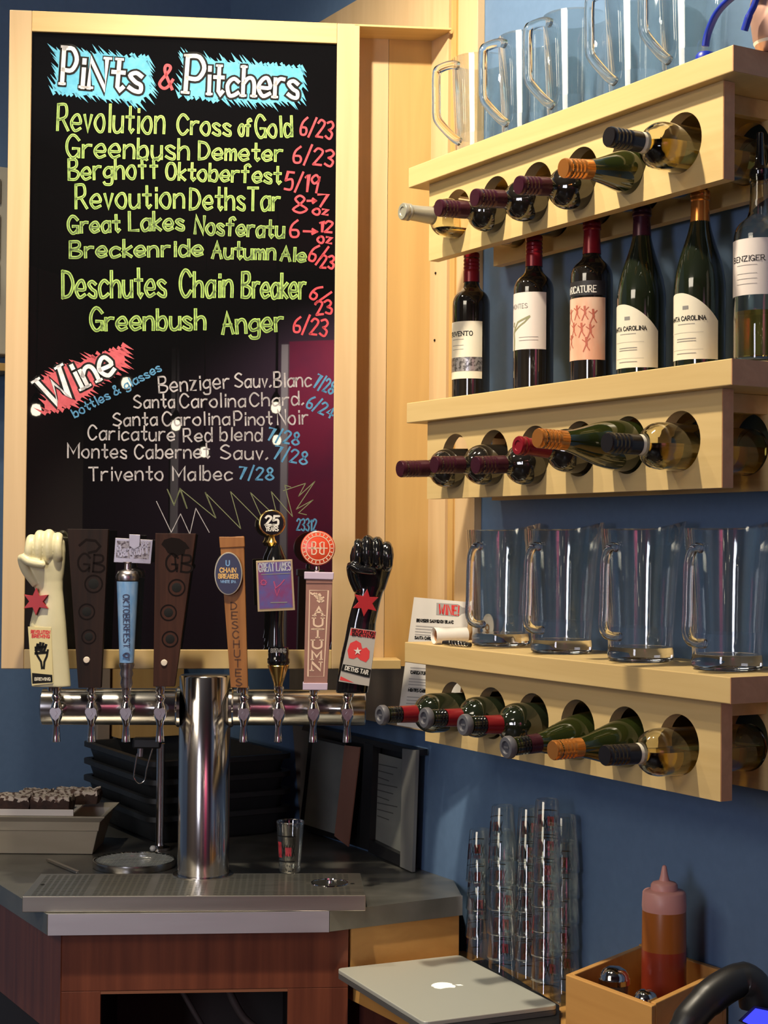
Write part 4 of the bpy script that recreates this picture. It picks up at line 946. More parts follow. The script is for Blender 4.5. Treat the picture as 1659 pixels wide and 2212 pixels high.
# ================================================================== DRIP TRAY, DRAFT TOWER
ZT = .941
TR = .045
ta, tb = at_z(48, 1936.5, ZT), at_z(790, 1934, ZT)
td = tb-ta; tw = td.length; tang = math.atan2(td.y, td.x)
ty = empty('drip_tray', (ta.x, ta.y, ZC+.0008), tang, 'long perforated steel drip tray under the beer taps', 'drip tray')
inv = frame_of(ty); bk_ = inv @ at_z(780, 1885.5, ZT); bl_ = inv @ at_z(97, 1888, ZT); dep = (bk_.y+bl_.y)/2
th = ZT-ZC-.0008
m = MB(); tp = [(0, 0), (tw, 0), (tw-.002, dep), (.002, dep)]; m.slab(tp, 0, th); m.build('pan', M_TRAY, ty, bevel=.0012)
tcx, tcy = 0, 0
col_c = at_y(441, 1700, 3.315); colv = inv @ Vector((col_c.x, col_c.y, ZT))
hole_c = inv @ at_z(712, 1908, ZT)
m = MB(); R_ = .037
nx_, ny_ = int(tw/.0135), int((dep-.02)/.0095)
for i in range(nx_):
    for j in range(ny_):
        x = .02+(tw-.04)*(i+.5*(j % 2)*.0)/nx_; y = .010+(dep-.016)*j/ny_
        if math.hypot(x-colv.x, y-colv.y) < .066 or math.hypot(x-hole_c.x, y-hole_c.y) < R_+.006: continue
        if (i % 9) == 8: continue
        m.add([(x-.0042, y-.0016, th+.0003), (x+.0042, y-.0016, th+.0003), (x+.0042, y+.0016, th+.0003), (x-.0042, y+.0016, th+.0003)], [(0, 1, 2, 3)])
o = m.build('perforations', M_PERF, ty); tag(o, kind='stuff')
T = Matrix.Translation((hole_c.x, hole_c.y, 0))
MB().lathe([(0, th+.0006), (R_-.002, th+.0006)], 40, T).build('rinser_well', mat('dark_steel', (.16, .155, .13), .4, 1.), ty)
MB().lathe([(R_-.003, th+.0004), (R_-.0026, th+.0022), (R_, th+.0022), (R_+.0006, th+.0004)], 48, T).build('rinser_ring', M_CHROME, ty, 50)
MB().lathe([(0, th+.001), (.006, th+.001), (.005, th+.006), (0, th+.007)], 16, T).build('rinser_jet', M_CHROME, ty, 50)
MB().lathe([(.0532, th+.0003), (.062, th+.0003), (.062, th+.0024), (.0532, th+.003)], 48, Matrix.Translation((colv.x, colv.y, 0))).build('column_flange', M_STEEL, ty, 50)
for x in (.022, tw-.022): MB().lathe([(0, th+.0008), (.0045, th+.0008)], 14, Matrix.Translation((x, dep*.5, 0))).build('finger_hole', M_INK, ty)

YT = 3.315
tw_ = empty('draft_tower', (col_c.x, col_c.y, ZT+.0012), .05, 'polished steel T shaped draft beer tower with eight faucets', 'beer tower')
inv = frame_of(tw_); ztop = at_y(441, 1459, YT).z-ZT; zar = at_y(300, 1527, YT).z-ZT
MB().lathe([(0, .0), (.0525, .0), (.0525, ztop-.003), (.050, ztop), (0, ztop+.0005)], 64).build('column', M_STEELV, tw_, 40)
def xa(px): v = ray(px, 1527); nrm = Vector((math.sin(.05), -math.cos(.05), 0)); return (inv @ on(px, 1527, col_c, nrm)).x
RA = .0372
Ty = Matrix.Rotation(PI/2, 4, 'Y')
xl_, xr_ = xa(90), xa(789)
for a_, b_ in ((xl_, -.0505), (.0505, xr_)):
    M_ = Matrix.Translation((a_, 0, zar)) @ Ty; L_ = b_-a_
    MB().lathe([(0, 0), (RA-.003, 0), (RA, .003), (RA, L_-.003), (RA-.002, L_)], 48, M_).build('arm', M_STEEL, tw_, 40)
for sx in (-1, 1): MB().lathe([(RA+.004, 0), (RA+.004, .006), (RA+.001, .009)], 40, Matrix.Translation((sx*.0495, 0, zar)) @ Matrix.Rotation(sx*PI/2, 4, 'Y')).build('arm_collar', M_STEELV, tw_, 40)
FX = [122, 198, 273, 346, 527, 602, 677, 750]
SPX = (YT-.10)/F
YF = -.088
def zpx(y): return at_y(400, y, YT-.088).z-ZT-.0012
zt_, znz = zpx(1481), zpx(1603)
FAU = []
for i, px in enumerate(FX):
    x = xa(px)
    # bring the front faucet onto the sight line of its place on the arm
    vv = inv @ on(px, 1540, col_c + Vector((math.sin(.05), -math.cos(.05), 0))*(-YF), Vector((math.sin(.05), -math.cos(.05), 0)))
    x = vv.x; FAU.append(x)
    def fm(mb):
        h = zt_-znz
        mb.lathe([(0, 0), (.0068, 0), (.0088, .001), (.0082, .010), (.0064, .030), (.0075, .040), (.0118, .050), (.0132, .060), (.0112, .071), (.0085, .077), (.0072, .082), (.0098, .087), (.0098, .092), (.0070, .096), (.0082, .101), (.0100, h-.004), (.0100, h), (0, h)], 20)
        mb.tube([(0, 0, .060), (0, .03, .060), (0, .060, .060)], [.0115, .0125, .0135], 16)
    o = mesh_part('faucet', 'faucet', M_CHROME, tw_, fm, 45); o.location = (x, YF, znz)
    def bd(mb):
        pts_ = [(0, -.015), (-.0062, -.009), (-.0112, .001), (-.0108, .007), (-.0062, .0115), (0, .0095), (.0062, .0115), (.0108, .007), (.0112, .001), (.0062, -.009)]
        mb.prism([(a, b2+.058) for a, b2 in reversed(pts_)], -.0155, -.011)
        mb.prism([(a, b2+.058) for a, b2 in ((0, -.006), (.0042, 0), (0, .006), (-.0042, 0))], -.0168, -.0153)
    g_ = mesh_part('badge', 'badge', M_PEWTER, o, bd, 30)

# ================================================================== THE EIGHT TAP HANDLES
VN = Vector((math.sin(.05), -math.cos(.05), 0))
HP = col_c + VN*.088                    # the plane through the handle axes
def handle(px, py, label):
    p = on(px, py, HP, -VN); tp_ = tw_.matrix_basis @ Vector((0, 0, 0))
    e = empty('tap_handle', p, .05, label, 'tap handle')
    s = (p-EYE).dot(Vector((0, math.cos(PITCH), math.sin(PITCH))))/F
    def q(x, y): return ((x-px)*s, (py-y)*s)
    return e, q, s
def qpl(q, y):
    def pl(x, z): a, b_ = q(x, z); return Vector((a, y, b_))
    pl.down = True; return pl
def ferrule(e, r=.0085, z=-.012, top=.004): MB().lathe([(0, z), (r*.85, z), (r, z+.003), (r, top), (0, top)], 20).build('ferrule', M_CHROME, e, 40)
def quad(mb, q, pts, y0, y1): mb.prism([q(*p) for p in reversed(pts)], y0, y1); return mb
def loft(mb, q, s, rows, seg=28, e_=2.4):
    """closed body through rows of (y, x left, x right, depth) in the handle's own picture scale"""
    vs = []
    for y, x0, x1, d in rows:
        cx_, z = q((x0+x1)/2, y); rx, ry = (x1-x0)/2*s, d*s
        for k in range(seg):
            a = 2*PI*k/seg; c_, s_ = math.cos(a), math.sin(a)
            vs.append(Vector((cx_+rx*math.copysign(abs(c_)**(2/e_), c_), ry*math.copysign(abs(s_)**(2/e_), s_), z)))
    n = len(rows); fs = [(i*seg+k, i*seg+(k+1) % seg, (i+1)*seg+(k+1) % seg, (i+1)*seg+k) for i in range(n-1) for k in range(seg)]
    fs = [f[::-1] for f in fs]
    fs += [tuple(range(seg)), tuple(reversed(range((n-1)*seg, n*seg)))]
    if rows[0][0] > rows[-1][0]: fs = [f[::-1] for f in fs]
    mb.add(vs, fs)
def remesh(o, vox=.0016, it=6):
    r = o.modifiers.new('union', 'REMESH'); r.mode = 'VOXEL'; r.voxel_size = vox; r.use_smooth_shade = True
    c_ = o.modifiers.new('soften', 'SMOOTH'); c_.iterations = it; c_.factor = .5
def fist(e, q, s, rows, hand, m, fing, thumb, front=-1):
    """forearm, hand, four folded fingers of different length and a thumb, grown into one skin"""
    mb = MB(); loft(mb, q, s, rows); loft(mb, q, s, hand)
    for kx, ky, dx_, ln, r in fing:          # knuckle, fold down the front and back into the palm
        pts = [(kx+dx_*.2, ky+ln*.35, 6), (kx, ky, -4), (kx+dx_*.3, ky-2, -15), (kx+dx_*.6, ky+ln*.28, -25), (kx+dx_, ky+ln*.62, -26), (kx+dx_*1.1, ky+ln*.95, -20), (kx+dx_*1.1, ky+ln*.9, -8)]
        P3 = [Vector((q(x, y)[0], y3*s*-front*-1 if False else y3*s, q(x, y)[1])) for x, y, y3 in pts]
        mb.tube(catmull(P3, 4), [r*s*f for f in ([.9]*4+[1.05]*4+[1.0]*4+[.96]*4+[.95]*4+[.86]*5)], 10)
    P3 = [Vector((q(x, y)[0], y3*s, q(x, y)[1])) for x, y, y3, r in thumb]
    rr = [r*s for x, y, y3, r in thumb]; pr_ = catmull(P3, 4); mb.tube(pr_, [rr[min(i//4, len(rr)-1)]*(1-(i % 4)/4)+rr[min(i//4+1, len(rr)-1)]*(i % 4)/4 for i in range(len(pr_))], 10)
    o = mb.build('fist_body', m, e, 180); remesh(o); return o

# 1 cream fist
e, q, s = handle(112, 1479, 'cream resin tap handle shaped as a raised fist with a red star')
ferrule(e)
fist(e, q, s, [(1483, 69, 153, 19), (1440, 67, 149, 20), (1400, 65, 145, 21), (1350, 63, 141, 21), (1322, 69, 138, 20), (1300, 73, 136, 19), (1275, 74, 133, 19), (1252, 68, 133, 20), (1235, 62, 134, 21)],
     [(1262, 72, 132, 19), (1240, 62, 135, 22), (1215, 52, 137, 25), (1190, 52, 138, 26), (1170, 58, 136, 24), (1160, 66, 130, 19)], M_CREAM,
     [(67, 1168, -4, 44, 10.5), (85, 1159, -2, 50, 11), (104, 1157, 0, 50, 11), (123, 1163, 2, 44, 10.5)],
     [(78, 1262, -8, 11), (56, 1232, -16, 10.5), (49, 1205, -24, 10), (66, 1214, -32, 9.5), (92, 1219, -35, 9), (100, 1220, -34, 7)])
quad(MB(), q, [(63, 1353), (112, 1355), (118, 1474), (73, 1479)], -22.5*s, -18*s).build('label_plate', mat('yellow_label', (.70, .60, .30), .5), e)
m = MB(); write(m, 'REVOLUTION', (70, 1367), (110, 1368), 6.5, 1.9, qpl(q, -22.9*s)); write(m, 'BREWING', (72, 1376), (109, 1377), 6.5, 1.9, qpl(q, -22.9*s)); m.build('red_lettering', M_REDART, e)
m = MB(); pl = qpl(q, -22.9*s)
for p_ in ([(94, 1442), (92, 1428), (84, 1415), (80, 1403), (84, 1393)], [(98, 1442), (99, 1428), (104, 1416), (106, 1403)]): ribbon(m, p_, 4.5, pl)
for p_ in ([(82, 1404), (84, 1391)], [(87, 1403), (90, 1388)], [(92, 1405), (96, 1389)], [(97, 1408), (102, 1392)], [(80, 1410), (104, 1408)], [(80, 1398), (100, 1396)]): ribbon(m, p_, 5.5, pl)
m.add([pl(73, 1452), pl(116, 1456), pl(117, 1472), pl(74, 1475)], [(0, 1, 2, 3)]); m.build('fist_print', M_INK, e)
m = MB(); write(m, 'FIST ALE' if False else 'BREWING', (79, 1468), (112, 1468), 6, 1.5, qpl(q, -23.2*s)); m.build('pale_lettering', M_LABEL, e)
MB().prism([(q(80, 1299)[0]+x*s, q(80, 1299)[1]+z*s) for x, z in reversed(star(0, 0, 30, 14.5, 6, .0))], -27*s, -19*s).build('red_star', M_RED, e, bevel=.0006)

# 2 and 4 dark wooden paddles
for (px, tl, tr_, bl_, br_, yt, yb, hc, m_, lab, dots) in ((196, 143, 231, 171, 219, 1143, 1485, 188, M_DARKWOOD, 'very dark brown tapered wooden tap handle with engraved circles, beside the cream fist', ((201, 1261, 20), (187, 1321, 18), (192, 1375, 16))),
        (345, 333, 420, 332, 378, 1152, 1482, 358, M_REDWOOD, 'reddish brown tapered wooden tap handle with a black tree crown burnt near its top', ((380, 1269, 19), (363, 1323, 18), (367, 1380, 18)))):
    e, q, s = handle(px, 1482, lab)
    ferrule(e)
    quad(MB(), q, [(tl, yt), (tr_, yt), (br_, yb), (bl_, yb)], -11*s, 11*s).build('paddle', m_, e, bevel=.0008)
    cx_ = (tl+tr_)/2+6
    m = MB(); write(m, 'GB', (cx_-26, 1232), (cx_+30, 1236), 36, 4.2, qpl(q, -11.3*s)); m.build('engraved_letters', M_BURNT, e)
    for x, y, r in dots:
        a_, b_ = q(x, y); T = Matrix.Translation((a_, -11*s, b_)) @ Matrix.Rotation(PI/2, 4, 'X')
        MB().lathe([(r*s, .0001), (r*s, .0004), (r*s*.84, .0004), (r*s*.84, .0001)], 32, T).build('ring_groove', M_BURNT, e, 40)
        MB().lathe([(0, .0003), (r*s*.50, .0003), (r*s*.55, .0001)], 24, T).build('hole_shade', M_INK, e, 40)  # flat dark disc paints the shade inside a bored recess
    x, y = (188, 1425) if px == 196 else (355, 1431); a_, b_ = q(x, y)
    MB().lathe([(0, .0030), (6*s, .0026), (7.2*s, .001), (7.2*s, 0)], 20, Matrix.Translation((a_, -11*s, b_)) @ Matrix.Rotation(PI/2, 4, 'X')).build('peg', M_PEG, e, 40)
    m = MB(); pl = qpl(q, -11.3*s)
    if px == 345:
        pts = [(346, 1176), (352, 1166), (368, 1161), (384, 1163), (398, 1172), (407, 1184), (398, 1186), (396, 1196), (384, 1199), (376, 1206), (368, 1198), (360, 1194), (354, 1184)]
        m.add([pl(*p_) for p_ in pts], [tuple(range(len(pts)))]); ribbon(m, [(376, 1204), (378, 1228)], 4, pl)
    else:
        ribbon(m, [(170, 1178), (184, 1166), (204, 1168), (214, 1180), (206, 1190), (190, 1194)], 5, pl)
    m.build('burnt_emblem', M_BURNT, e)

# 3 blue glazed handle with pewter sign
e, q, s = handle(273, 1488, 'blue glazed tap handle with a square pewter sign on top')
a_, b_ = q(273, 1488)
Z = lambda y: (1488-y)*s
MB().lathe([(0, -.012), (.0085, -.012), (.009, 0), (.0125, .010), (.0105, .022), (.0135, .030), (.0115, .038), (.0150, .046), (16.5*s, Z(1432)), (0, Z(1432))], 28).build('metal_base', M_PEWTER, e, 50)
MB().lathe([(15.5*s, Z(1431)), (17*s, Z(1400)), (21*s, Z(1310)), (23.5*s, Z(1256)), (0, Z(1255))], 32).build('blue_grip', M_BLUETAP, e, 50)
MB().lathe([(24*s, Z(1254)), (25.5*s, Z(1246)), (24*s, Z(1240)), (21*s, Z(1234)), (8*s, Z(1230)), (7*s, Z(1218)), (12*s, Z(1214)), (0, Z(1213))], 28).build('collar', M_PEWTER, e, 50)
quad(MB(), q, [(246, 1162), (327, 1166), (323, 1218), (243, 1215)], -6*s, 6*s).build('sign_plate', M_PEWTER, e, bevel=.0008)
quad(MB(), q, [(276, 1154), (300, 1155), (299, 1180), (287, 1187), (276, 1179)], -9*s, 4*s).build('shield', M_PEWTER, e, bevel=.0006)
m = MB(); m.add([qpl(q, -6.4*s)(*p_) for p_ in ((250, 1168), (322, 1171), (318, 1208), (248, 1205))], [(0, 1, 2, 3)]); m.build('dark_ground', mat('dark_pewter', (.08, .06, .07), .4, .6, scale=(200, 200, 200), c2=(.3, .27, .28), p0=.45, p1=.6), e)
m = MB(); write(m, 'Berghoff', (254, 1202), (318, 1194), 22, 4, qpl(q, -7*s), .04); m.build('raised_script', M_PEWTER, e)
def vert(q, y):
    def pl(x, z): a, b_ = q(x, z); return Vector((a, y(z) if callable(y) else y, b_))
    pl.down = True; return pl
m = MB(); write(m, 'OKTOBERFEST', (266, 1284), (268, 1398), 13, 2.0, vert(q, lambda z: -(15.7+(1431-z)/175*8)*s-.0004)); m.build('vertical_lettering', M_NAVY, e)
m = MB(); write(m, 'o', (268, 1419), (280, 1419), 14, 3.5, vert(q, -17.5*s)); m.build('small_emblem', M_NAVY, e)

# 5 honey wood handle with oval badge
e, q, s = handle(520, 1483, 'honey coloured square wooden tap handle with an oval navy badge')
ferrule(e)
m = MB()
for a5, b5 in (([(472, 1162), (524, 1158), (536, 1485), (499, 1484)], None),): quad(m, q, a5, -15*s, 12*s)
m.build('wooden_grip', M_OAKTAP, e, bevel=.001)
quad(MB(), q, [(471, 1160), (525, 1160), (526, 1181), (473, 1184)], -17*s, 14*s).build('top_block', M_OAKTAP, e, bevel=.001)
a_, b_ = q(492, 1239)
def oval(rx, ry, y0, y1): return [(a_+rx*s*math.cos(t), b_+ry*s*math.sin(t)) for t in [2*PI*k/40 for k in range(40)]], y0*s, y1*s
pts, y0, y1 = oval(30, 46, -24, -15.3); MB().prism(pts, y0, y1).build('oval_rim', mat('pale_gold_rim', (.50, .46, .36), .35, .5), e, bevel=.0005)
pts, y0, y1 = oval(27.5, 43.5, -24.8, -24.1); o = MB().prism(pts, y0, y1).build('oval_badge', M_NAVY, e)
m = MB(); pl = qpl(q, -25.1*s); write(m, 'CHAIN', (474, 1236), (508, 1236), 9, 2.2, pl); write(m, 'BREAKER', (471, 1249), (513, 1249), 9, 2.2, pl); m.build('gold_lettering', mat('gold_ink', (.70, .42, .14), .5), e)
m = MB(); write(m, 'WHITE IPA', (476, 1259), (508, 1259), 5.5, 1.3, pl); write(m, 'U', (487, 1222), (494, 1222), 11, 2.4, pl); m.build('pale_lettering', M_BLUETAP, e)
m = MB(); pl = qpl(q, -15.4*s)
for k, ch in enumerate('DESCHUTES'): x_ = 504+k*1.6; y_ = 1316+k*20.5; write(m, ch, (x_-6, y_), (x_+6, y_), 15, 2.5, pl)
m.build('stacked_lettering', mat('dark_brown_ink', (.08, .03, .012), .6), e)

# 6 black handle with a gold medal and night label
e, q, s = handle(601, 1483, 'black tap handle with a gold ringed round medal, night blue label and gold cup')
Z = lambda y: (1483-y)*s
MB().lathe([(0, -.012), (.008, -.012), (.0085, 0), (.0095, .008), (12*s, Z(1470)), (19*s, Z(1450)), (23.5*s, Z(1438)), (22*s, Z(1436)), (0, Z(1436))], 28).build('gold_cup', M_GOLD, e, 50)
MB().lathe([(20*s, Z(1437)), (24*s, Z(1432)), (25*s, Z(1424)), (22.5*s, Z(1420)), (23.5*s, Z(1410)), (21*s, Z(1398)), (0, Z(1397))], 28).build('barrel_base', M_GLOSSBLK, e, 40)
MB().lathe([(19*s, Z(1397)), (17*s, Z(1385)), (16*s, Z(1350)), (17*s, Z(1320)), (20*s, Z(1290)), (22*s, Z(1220)), (20*s, Z(1205)), (14*s, Z(1190)), (9*s, Z(1178)), (0, Z(1176))], 28, Matrix.Translation((-6*s, 0, 0))).build('black_grip', M_GLOSSBLK, e, 50)
m = MB(); write(m, 'BREWING', (585, 1408), (617, 1408), 8, 1.7, qpl(q, -24.3*s)); m.build('base_lettering', M_GREYINK, e)
quad(MB(), q, [(551, 1212), (629, 1208), (636, 1317), (556, 1321)], -27*s, -22*s).build('gold_frame', mat('pale_gold', (.75, .62, .36), .3, .7), e, bevel=.0006)
quad(MB(), q, [(555, 1216), (625, 1212), (631, 1311), (560, 1315)], -28.2*s, -27.1*s).build('label_plate', M_NIGHT, e)
m = MB(); write(m, 'GREAT LAKES', (558, 1235), (626, 1231), 17, 2.6, qpl(q, -28.6*s)); m.build('silver_lettering', mat('silver_ink', (.42, .42, .50), .4), e)
m = MB(); pl = qpl(q, -28.6*s); ribbon(m, star(568, 1258, 6, 4.5, 8)+[(568, 1264.0)], 2, pl); ribbon(m, [(590, 1256), (594, 1270), (604, 1262), (612, 1252)], 2.4, pl); ribbon(m, [(592, 1272), (597, 1286), (602, 1272)], 2, pl); m.build('red_sketch', mat('violet_red_ink', (.42, .06, .16), .5), e)
m = MB(); ribbon(m, [(563, 1241), (624, 1238)], 1.6, pl); ribbon(m, [(584, 1301), (618, 1300)], 2.2, pl); m.build('fine_print', M_GREYINK, e)
a_, b_ = q(584, 1130); T = Matrix.Translation((a_, 0, b_)) @ Matrix.Rotation(PI/2, 4, 'X')
MB().lathe([(0, 5*s), (25*s, 5*s), (25*s, -5*s), (0, -5*s)], 40, T).build('medal_disc', M_GLOSSBLK, e, 40)
MB().tube([(a_+26*s*math.cos(t), 0, b_+26*s*math.sin(t)) for t in [2*PI*k/40 for k in range(40)]], 3.4*s, 10, closed=True).build('medal_ring', M_GOLD, e, 60)
MB().lathe([(7*s, Z(1180)), (12*s, Z(1172)), (8*s, Z(1166)), (6*s, Z(1160)), (10*s, Z(1156)), (0, Z(1155))], 16, Matrix.Translation((a_, 0, 0))).build('medal_stem', M_GOLD, e, 50)
m = MB(); pl = qpl(q, -5.5*s); write(m, '25', (571, 1134), (598, 1134), 19, 4.6, pl, serif=True); write(m, 'YEARS', (571, 1147), (598, 1147), 9, 2.2, pl); m.build('medal_lettering', M_PAPER, e)

# 7 mauve handle with orange red disc
e, q, s = handle(682, 1481, 'mauve brown rectangular tap handle reading autumn with an orange red disc')
ferrule(e)
quad(MB(), q, [(659, 1256), (716, 1256), (707, 1476), (656, 1476)], -17*s, 17*s).build('block_grip', M_MAUVE, e, bevel=.001)
quad(MB(), q, [(655, 1235), (719, 1236), (718, 1252), (655, 1251)], -21*s, 21*s).build('lilac_cap', M_LILAC, e, bevel=.0016)
quad(MB(), q, [(659, 1252), (716, 1252), (716, 1259), (659, 1259)], -18.5*s, 18.5*s).build('cap_moulding', M_MAUVE, e)
quad(MB(), q, [(654, 1474), (708, 1474), (707, 1489), (654, 1489)], -20*s, 20*s).build('lilac_foot', M_LILAC, e, bevel=.0012)
m = MB(); pl = qpl(q, -17.4*s); ribbon(m, [(667, 1275), (707, 1275), (699, 1460), (665, 1460), (667, 1275)], 1.8, pl); m.build('pale_border', M_PEACH, e)
m = MB()
for k, ch in enumerate('AUTUMN'): x_ = 687-k*.9; y_ = 1329+k*23.6; write(m, ch, (x_-9.5, y_), (x_+9.5, y_), 18, 4.0, pl, serif=True)
R_ = random.Random(2)
for k in range(9):
    x_, y_ = 680+R_.uniform(-8, 14), 1290+R_.uniform(-9, 9); ribbon(m, [(x_-4, y_-2), (x_, y_+1), (x_+4, y_-1)], 3.6, pl)
m.build('pale_lettering', M_PEACH, e)
a_, b_ = q(684, 1184); T = Matrix.Translation((a_, 0, b_)) @ Matrix.Rotation(PI/2, 4, 'X')
MB().lathe([(0, 12*s), (34*s, 12*s), (37*s, 10*s), (37.5*s, 0), (37*s, -9*s), (34*s, -11*s), (0, -11*s)], 48, T).build('disc', M_ORNGRED, e, 40)
MB().lathe([(5*s, 0), (6*s, .006), (5*s, .013)], 14, Matrix.Translation((q(682, 1236)[0], 0, q(682, 1237)[1]))).build('disc_stem', M_CHROME, e, 40)
m = MB(); pl = qpl(q, -12.4*s)
def ring(m, cx_, cy_, r, w): ribbon(m, [(cx_+r*math.cos(2*PI*k/40), cy_+r*math.sin(2*PI*k/40)) for k in range(41)], w, pl)
ring(m, 684, 1184, 26, 1.8); ring(m, 684, 1184, 34.5, 1.4)
write(m, 'B', (671, 1197), (681, 1197), 26, 2.6, pl)
ribbon(m, [(697, 1197), (697, 1171), (692, 1171), (688, 1174), (689, 1181), (692, 1184), (688, 1187), (688, 1194), (692, 1197), (697, 1197)], 2.6, pl); ribbon(m, [(664, 1184), (704, 1184)], 2.2, pl)
for k in range(22):
    t = 2*PI*k/22; ribbon(m, [(684+28.5*math.cos(t), 1184+28.5*math.sin(t)), (684+32*math.cos(t), 1184+32*math.sin(t))], 2.0, pl)
m.build('cream_monogram', M_PEACH, e)

# 8 black fist
e, q, s = handle(756, 1492, 'glossy black tap handle shaped as a raised fist with a red star')
ferrule(e)
fist(e, q, s, [(1497, 725, 795, 18), (1460, 729, 800, 19), (1420, 735, 806, 20), (1380, 744, 809, 20), (1345, 750, 811, 19), (1315, 757, 817, 19), (1290, 765, 823, 18), (1268, 768, 830, 19), (1245, 760, 838, 20)],
     [(1275, 768, 830, 18), (1250, 760, 838, 21), (1225, 754, 846, 24), (1200, 753, 849, 25), (1182, 758, 847, 23), (1172, 766, 842, 18)], M_GLOSSBLK,
     [(773, 1177, -3, 44, 11), (792, 1170, -1, 50, 11.5), (812, 1173, 1, 48, 11.5), (832, 1182, 3, 42, 11)],
     [(772, 1275, -8, 11), (760, 1248, -14, 11), (756, 1222, -23, 10.5), (772, 1229, -32, 10), (798, 1233, -35, 9.5), (808, 1234, -34, 7)])
quad(MB(), q, [(756, 1355), (811, 1362), (796, 1480), (731, 1470)], -23*s, -18*s).build('label_plate', mat('pale_grey_label', (.45, .42, .38), .5), e)
m = MB(); pl = qpl(q, -23.4*s); m.add([pl(*p_) for p_ in ((757, 1356), (810, 1363), (808, 1378), (754, 1371))], [(0, 1, 2, 3)]); m.build('red_banner', M_REDART, e); m = MB()
m.add([pl(*p_) for p_ in ((752, 1420), (749, 1404), (755, 1388), (768, 1382), (778, 1388), (781, 1400), (790, 1397), (797, 1405), (796, 1420), (789, 1429), (777, 1424), (770, 1418), (762, 1422))], [tuple(range(13))]); m.build('red_figure', M_REDART, e); m = MB()
m.add([pl(*p_) for p_ in ((735, 1459), (733, 1467), (764, 1473))], [(0, 1, 2)]); m.build('red_print', M_REDART, e)
m = MB(); pl = qpl(q, -23.9*s); write(m, 'REVOLUTION', (759, 1364), (808, 1370), 6, 1.6, pl); write(m, 'BREWING', (759, 1372), (806, 1377), 6, 1.6, pl); m.build('black_lettering', M_INK, e); m = MB()
m.add([pl(*p_) for p_ in ((736, 1447), (740, 1433), (800, 1444), (797, 1462), (786, 1460))], [(0, 1, 2, 3, 4)]); m.build('black_print', M_INK, e)
m = MB(); pl = qpl(q, -24.4*s); sp_ = [(771+x, 1405-z) for x, z in star(0, 0, 9, 3.5, 5)]; c_ = [pl(771, 1405)]+[pl(*p_) for p_ in sp_]; m.add(c_, [(0, i+1, (i+1) % 10+1) for i in range(10)]); m.build('white_star', M_PAPER, e); m = MB()
write(m, 'DETHS TAR', (744, 1445), (793, 1455), 8.5, 2.0, pl); m.build('white_print', M_PAPER, e)
MB().prism([(q(787, 1301)[0]+x*s, q(787, 1301)[1]+z*s) for x, z in reversed(star(0, 0, 30, 15, 6, .12))], -27*s, -18*s).build('red_star', M_RED, e, bevel=.0006)

# ================================================================== THINGS BEHIND THE TAPS
# glass on the drip tray
p = at_z(626, 1884, ZT); tasting(Vector((p.x, p.y, ZT+.0012)), False, -1.7, 'single upright tasting glass with red print standing on the drip tray')
# round wire drainer
p = at_z(290, 1857, ZC+.014); R_ = 88/F*p.y
e = empty('wire_drainer', (p.x, p.y, ZC+.0008), 0, 'round wire drainer grate with a bright rim lying on the steel counter', 'grate')
MB().lathe([(R_-.004, .0), (R_, 0), (R_+.001, .007), (R_, .0145), (R_-.0022, .0145), (R_-.001, .007), (R_-.004, .0)], 56).build('rim', M_STEEL, e, 50)
m = MB()
for k in range(-9, 10):
    t = k*R_/10; h = math.sqrt(max(R_*R_-t*t, 0))-.003
    m.tube([(t, -h, .0105), (t, h, .0105)], .0006, 5); m.tube([(-h, t, .0120), (h, t, .0120)], .0006, 5)
o = m.build('wire_mesh', mat('dull_wire', (.50, .50, .40), .4, .8), e); tag(o, kind='stuff')
MB().slab([(R_*.92*math.cos(2*PI*k/40), R_*.92*math.sin(2*PI*k/40)) for k in range(40)], .0002, .0012).build('pan', mat('dark_wet_pan', (.08, .08, .065), .25, .8), e)
MB().box((-.13, -.02, .004), (.13, .006, .006), None) if False else None
pa, pb = at_z(103, 1857, ZC+.004), at_z(168, 1884, ZC+.004); d_ = pb-pa
bar = MB().box((0, 0, 0), (d_.length, .008, .005)).build('steel_bar', M_CHROME, loc=(pa+pb)/2, rz=math.atan2(d_.y, d_.x)); tag(bar, 'thin bright metal strip lying on the counter between the milky tub and the drip tray', 'strip')
# water spout
p = at_z(345, 1836, ZC); Yw = p.y
e = empty('water_spout', (p.x, p.y, ZC+.0008), 0, 'slim steel water spout with a black head and wire lever behind the taps', 'spout')
zz = lambda y: at_y(345, y, Yw).z-ZC; xx = lambda x: at_y(x, 1700, Yw).x-p.x
ht = zz(1607)
MB().lathe([(0, 0), (.024, 0), (.024, .006), (.011, .010), (.0095, .018), (.0095, ht), (0, ht)], 28).build('pipe', M_STEELV, e, 50)
MB().lathe([(0, 0), (.0065, .002), (.008, .008), (.005, .013), (0, .014)], 14, Matrix.Translation((-.012, -.024, 0))).build('knob', mat('white_knob', (.8, .8, .75), .3), e, 60)
m = MB(); m.box((xx(318)/1, -.004, zz(1605)), (abs(xx(350)-xx(290)), .03, .024)); m.build('head', M_BLACK, e, bevel=.004)
MB().tube([(xx(304), -.006, zz(1612)), (xx(303), -.006, zz(1634))], .007, 12).build('nozzle', M_PEWTER, e, 50)
MB().tube(catmull([(xx(297), -.008, zz(1628)), (xx(291), -.010, zz(1670)), (xx(292), -.010, zz(1682)), (xx(303), -.011, zz(1692)), (xx(314), -.010, zz(1684)), (xx(318), -.010, zz(1660)), (xx(331), -.008, zz(1612))]), .0017, 8).build('wire_lever', M_CHROME, e, 60)

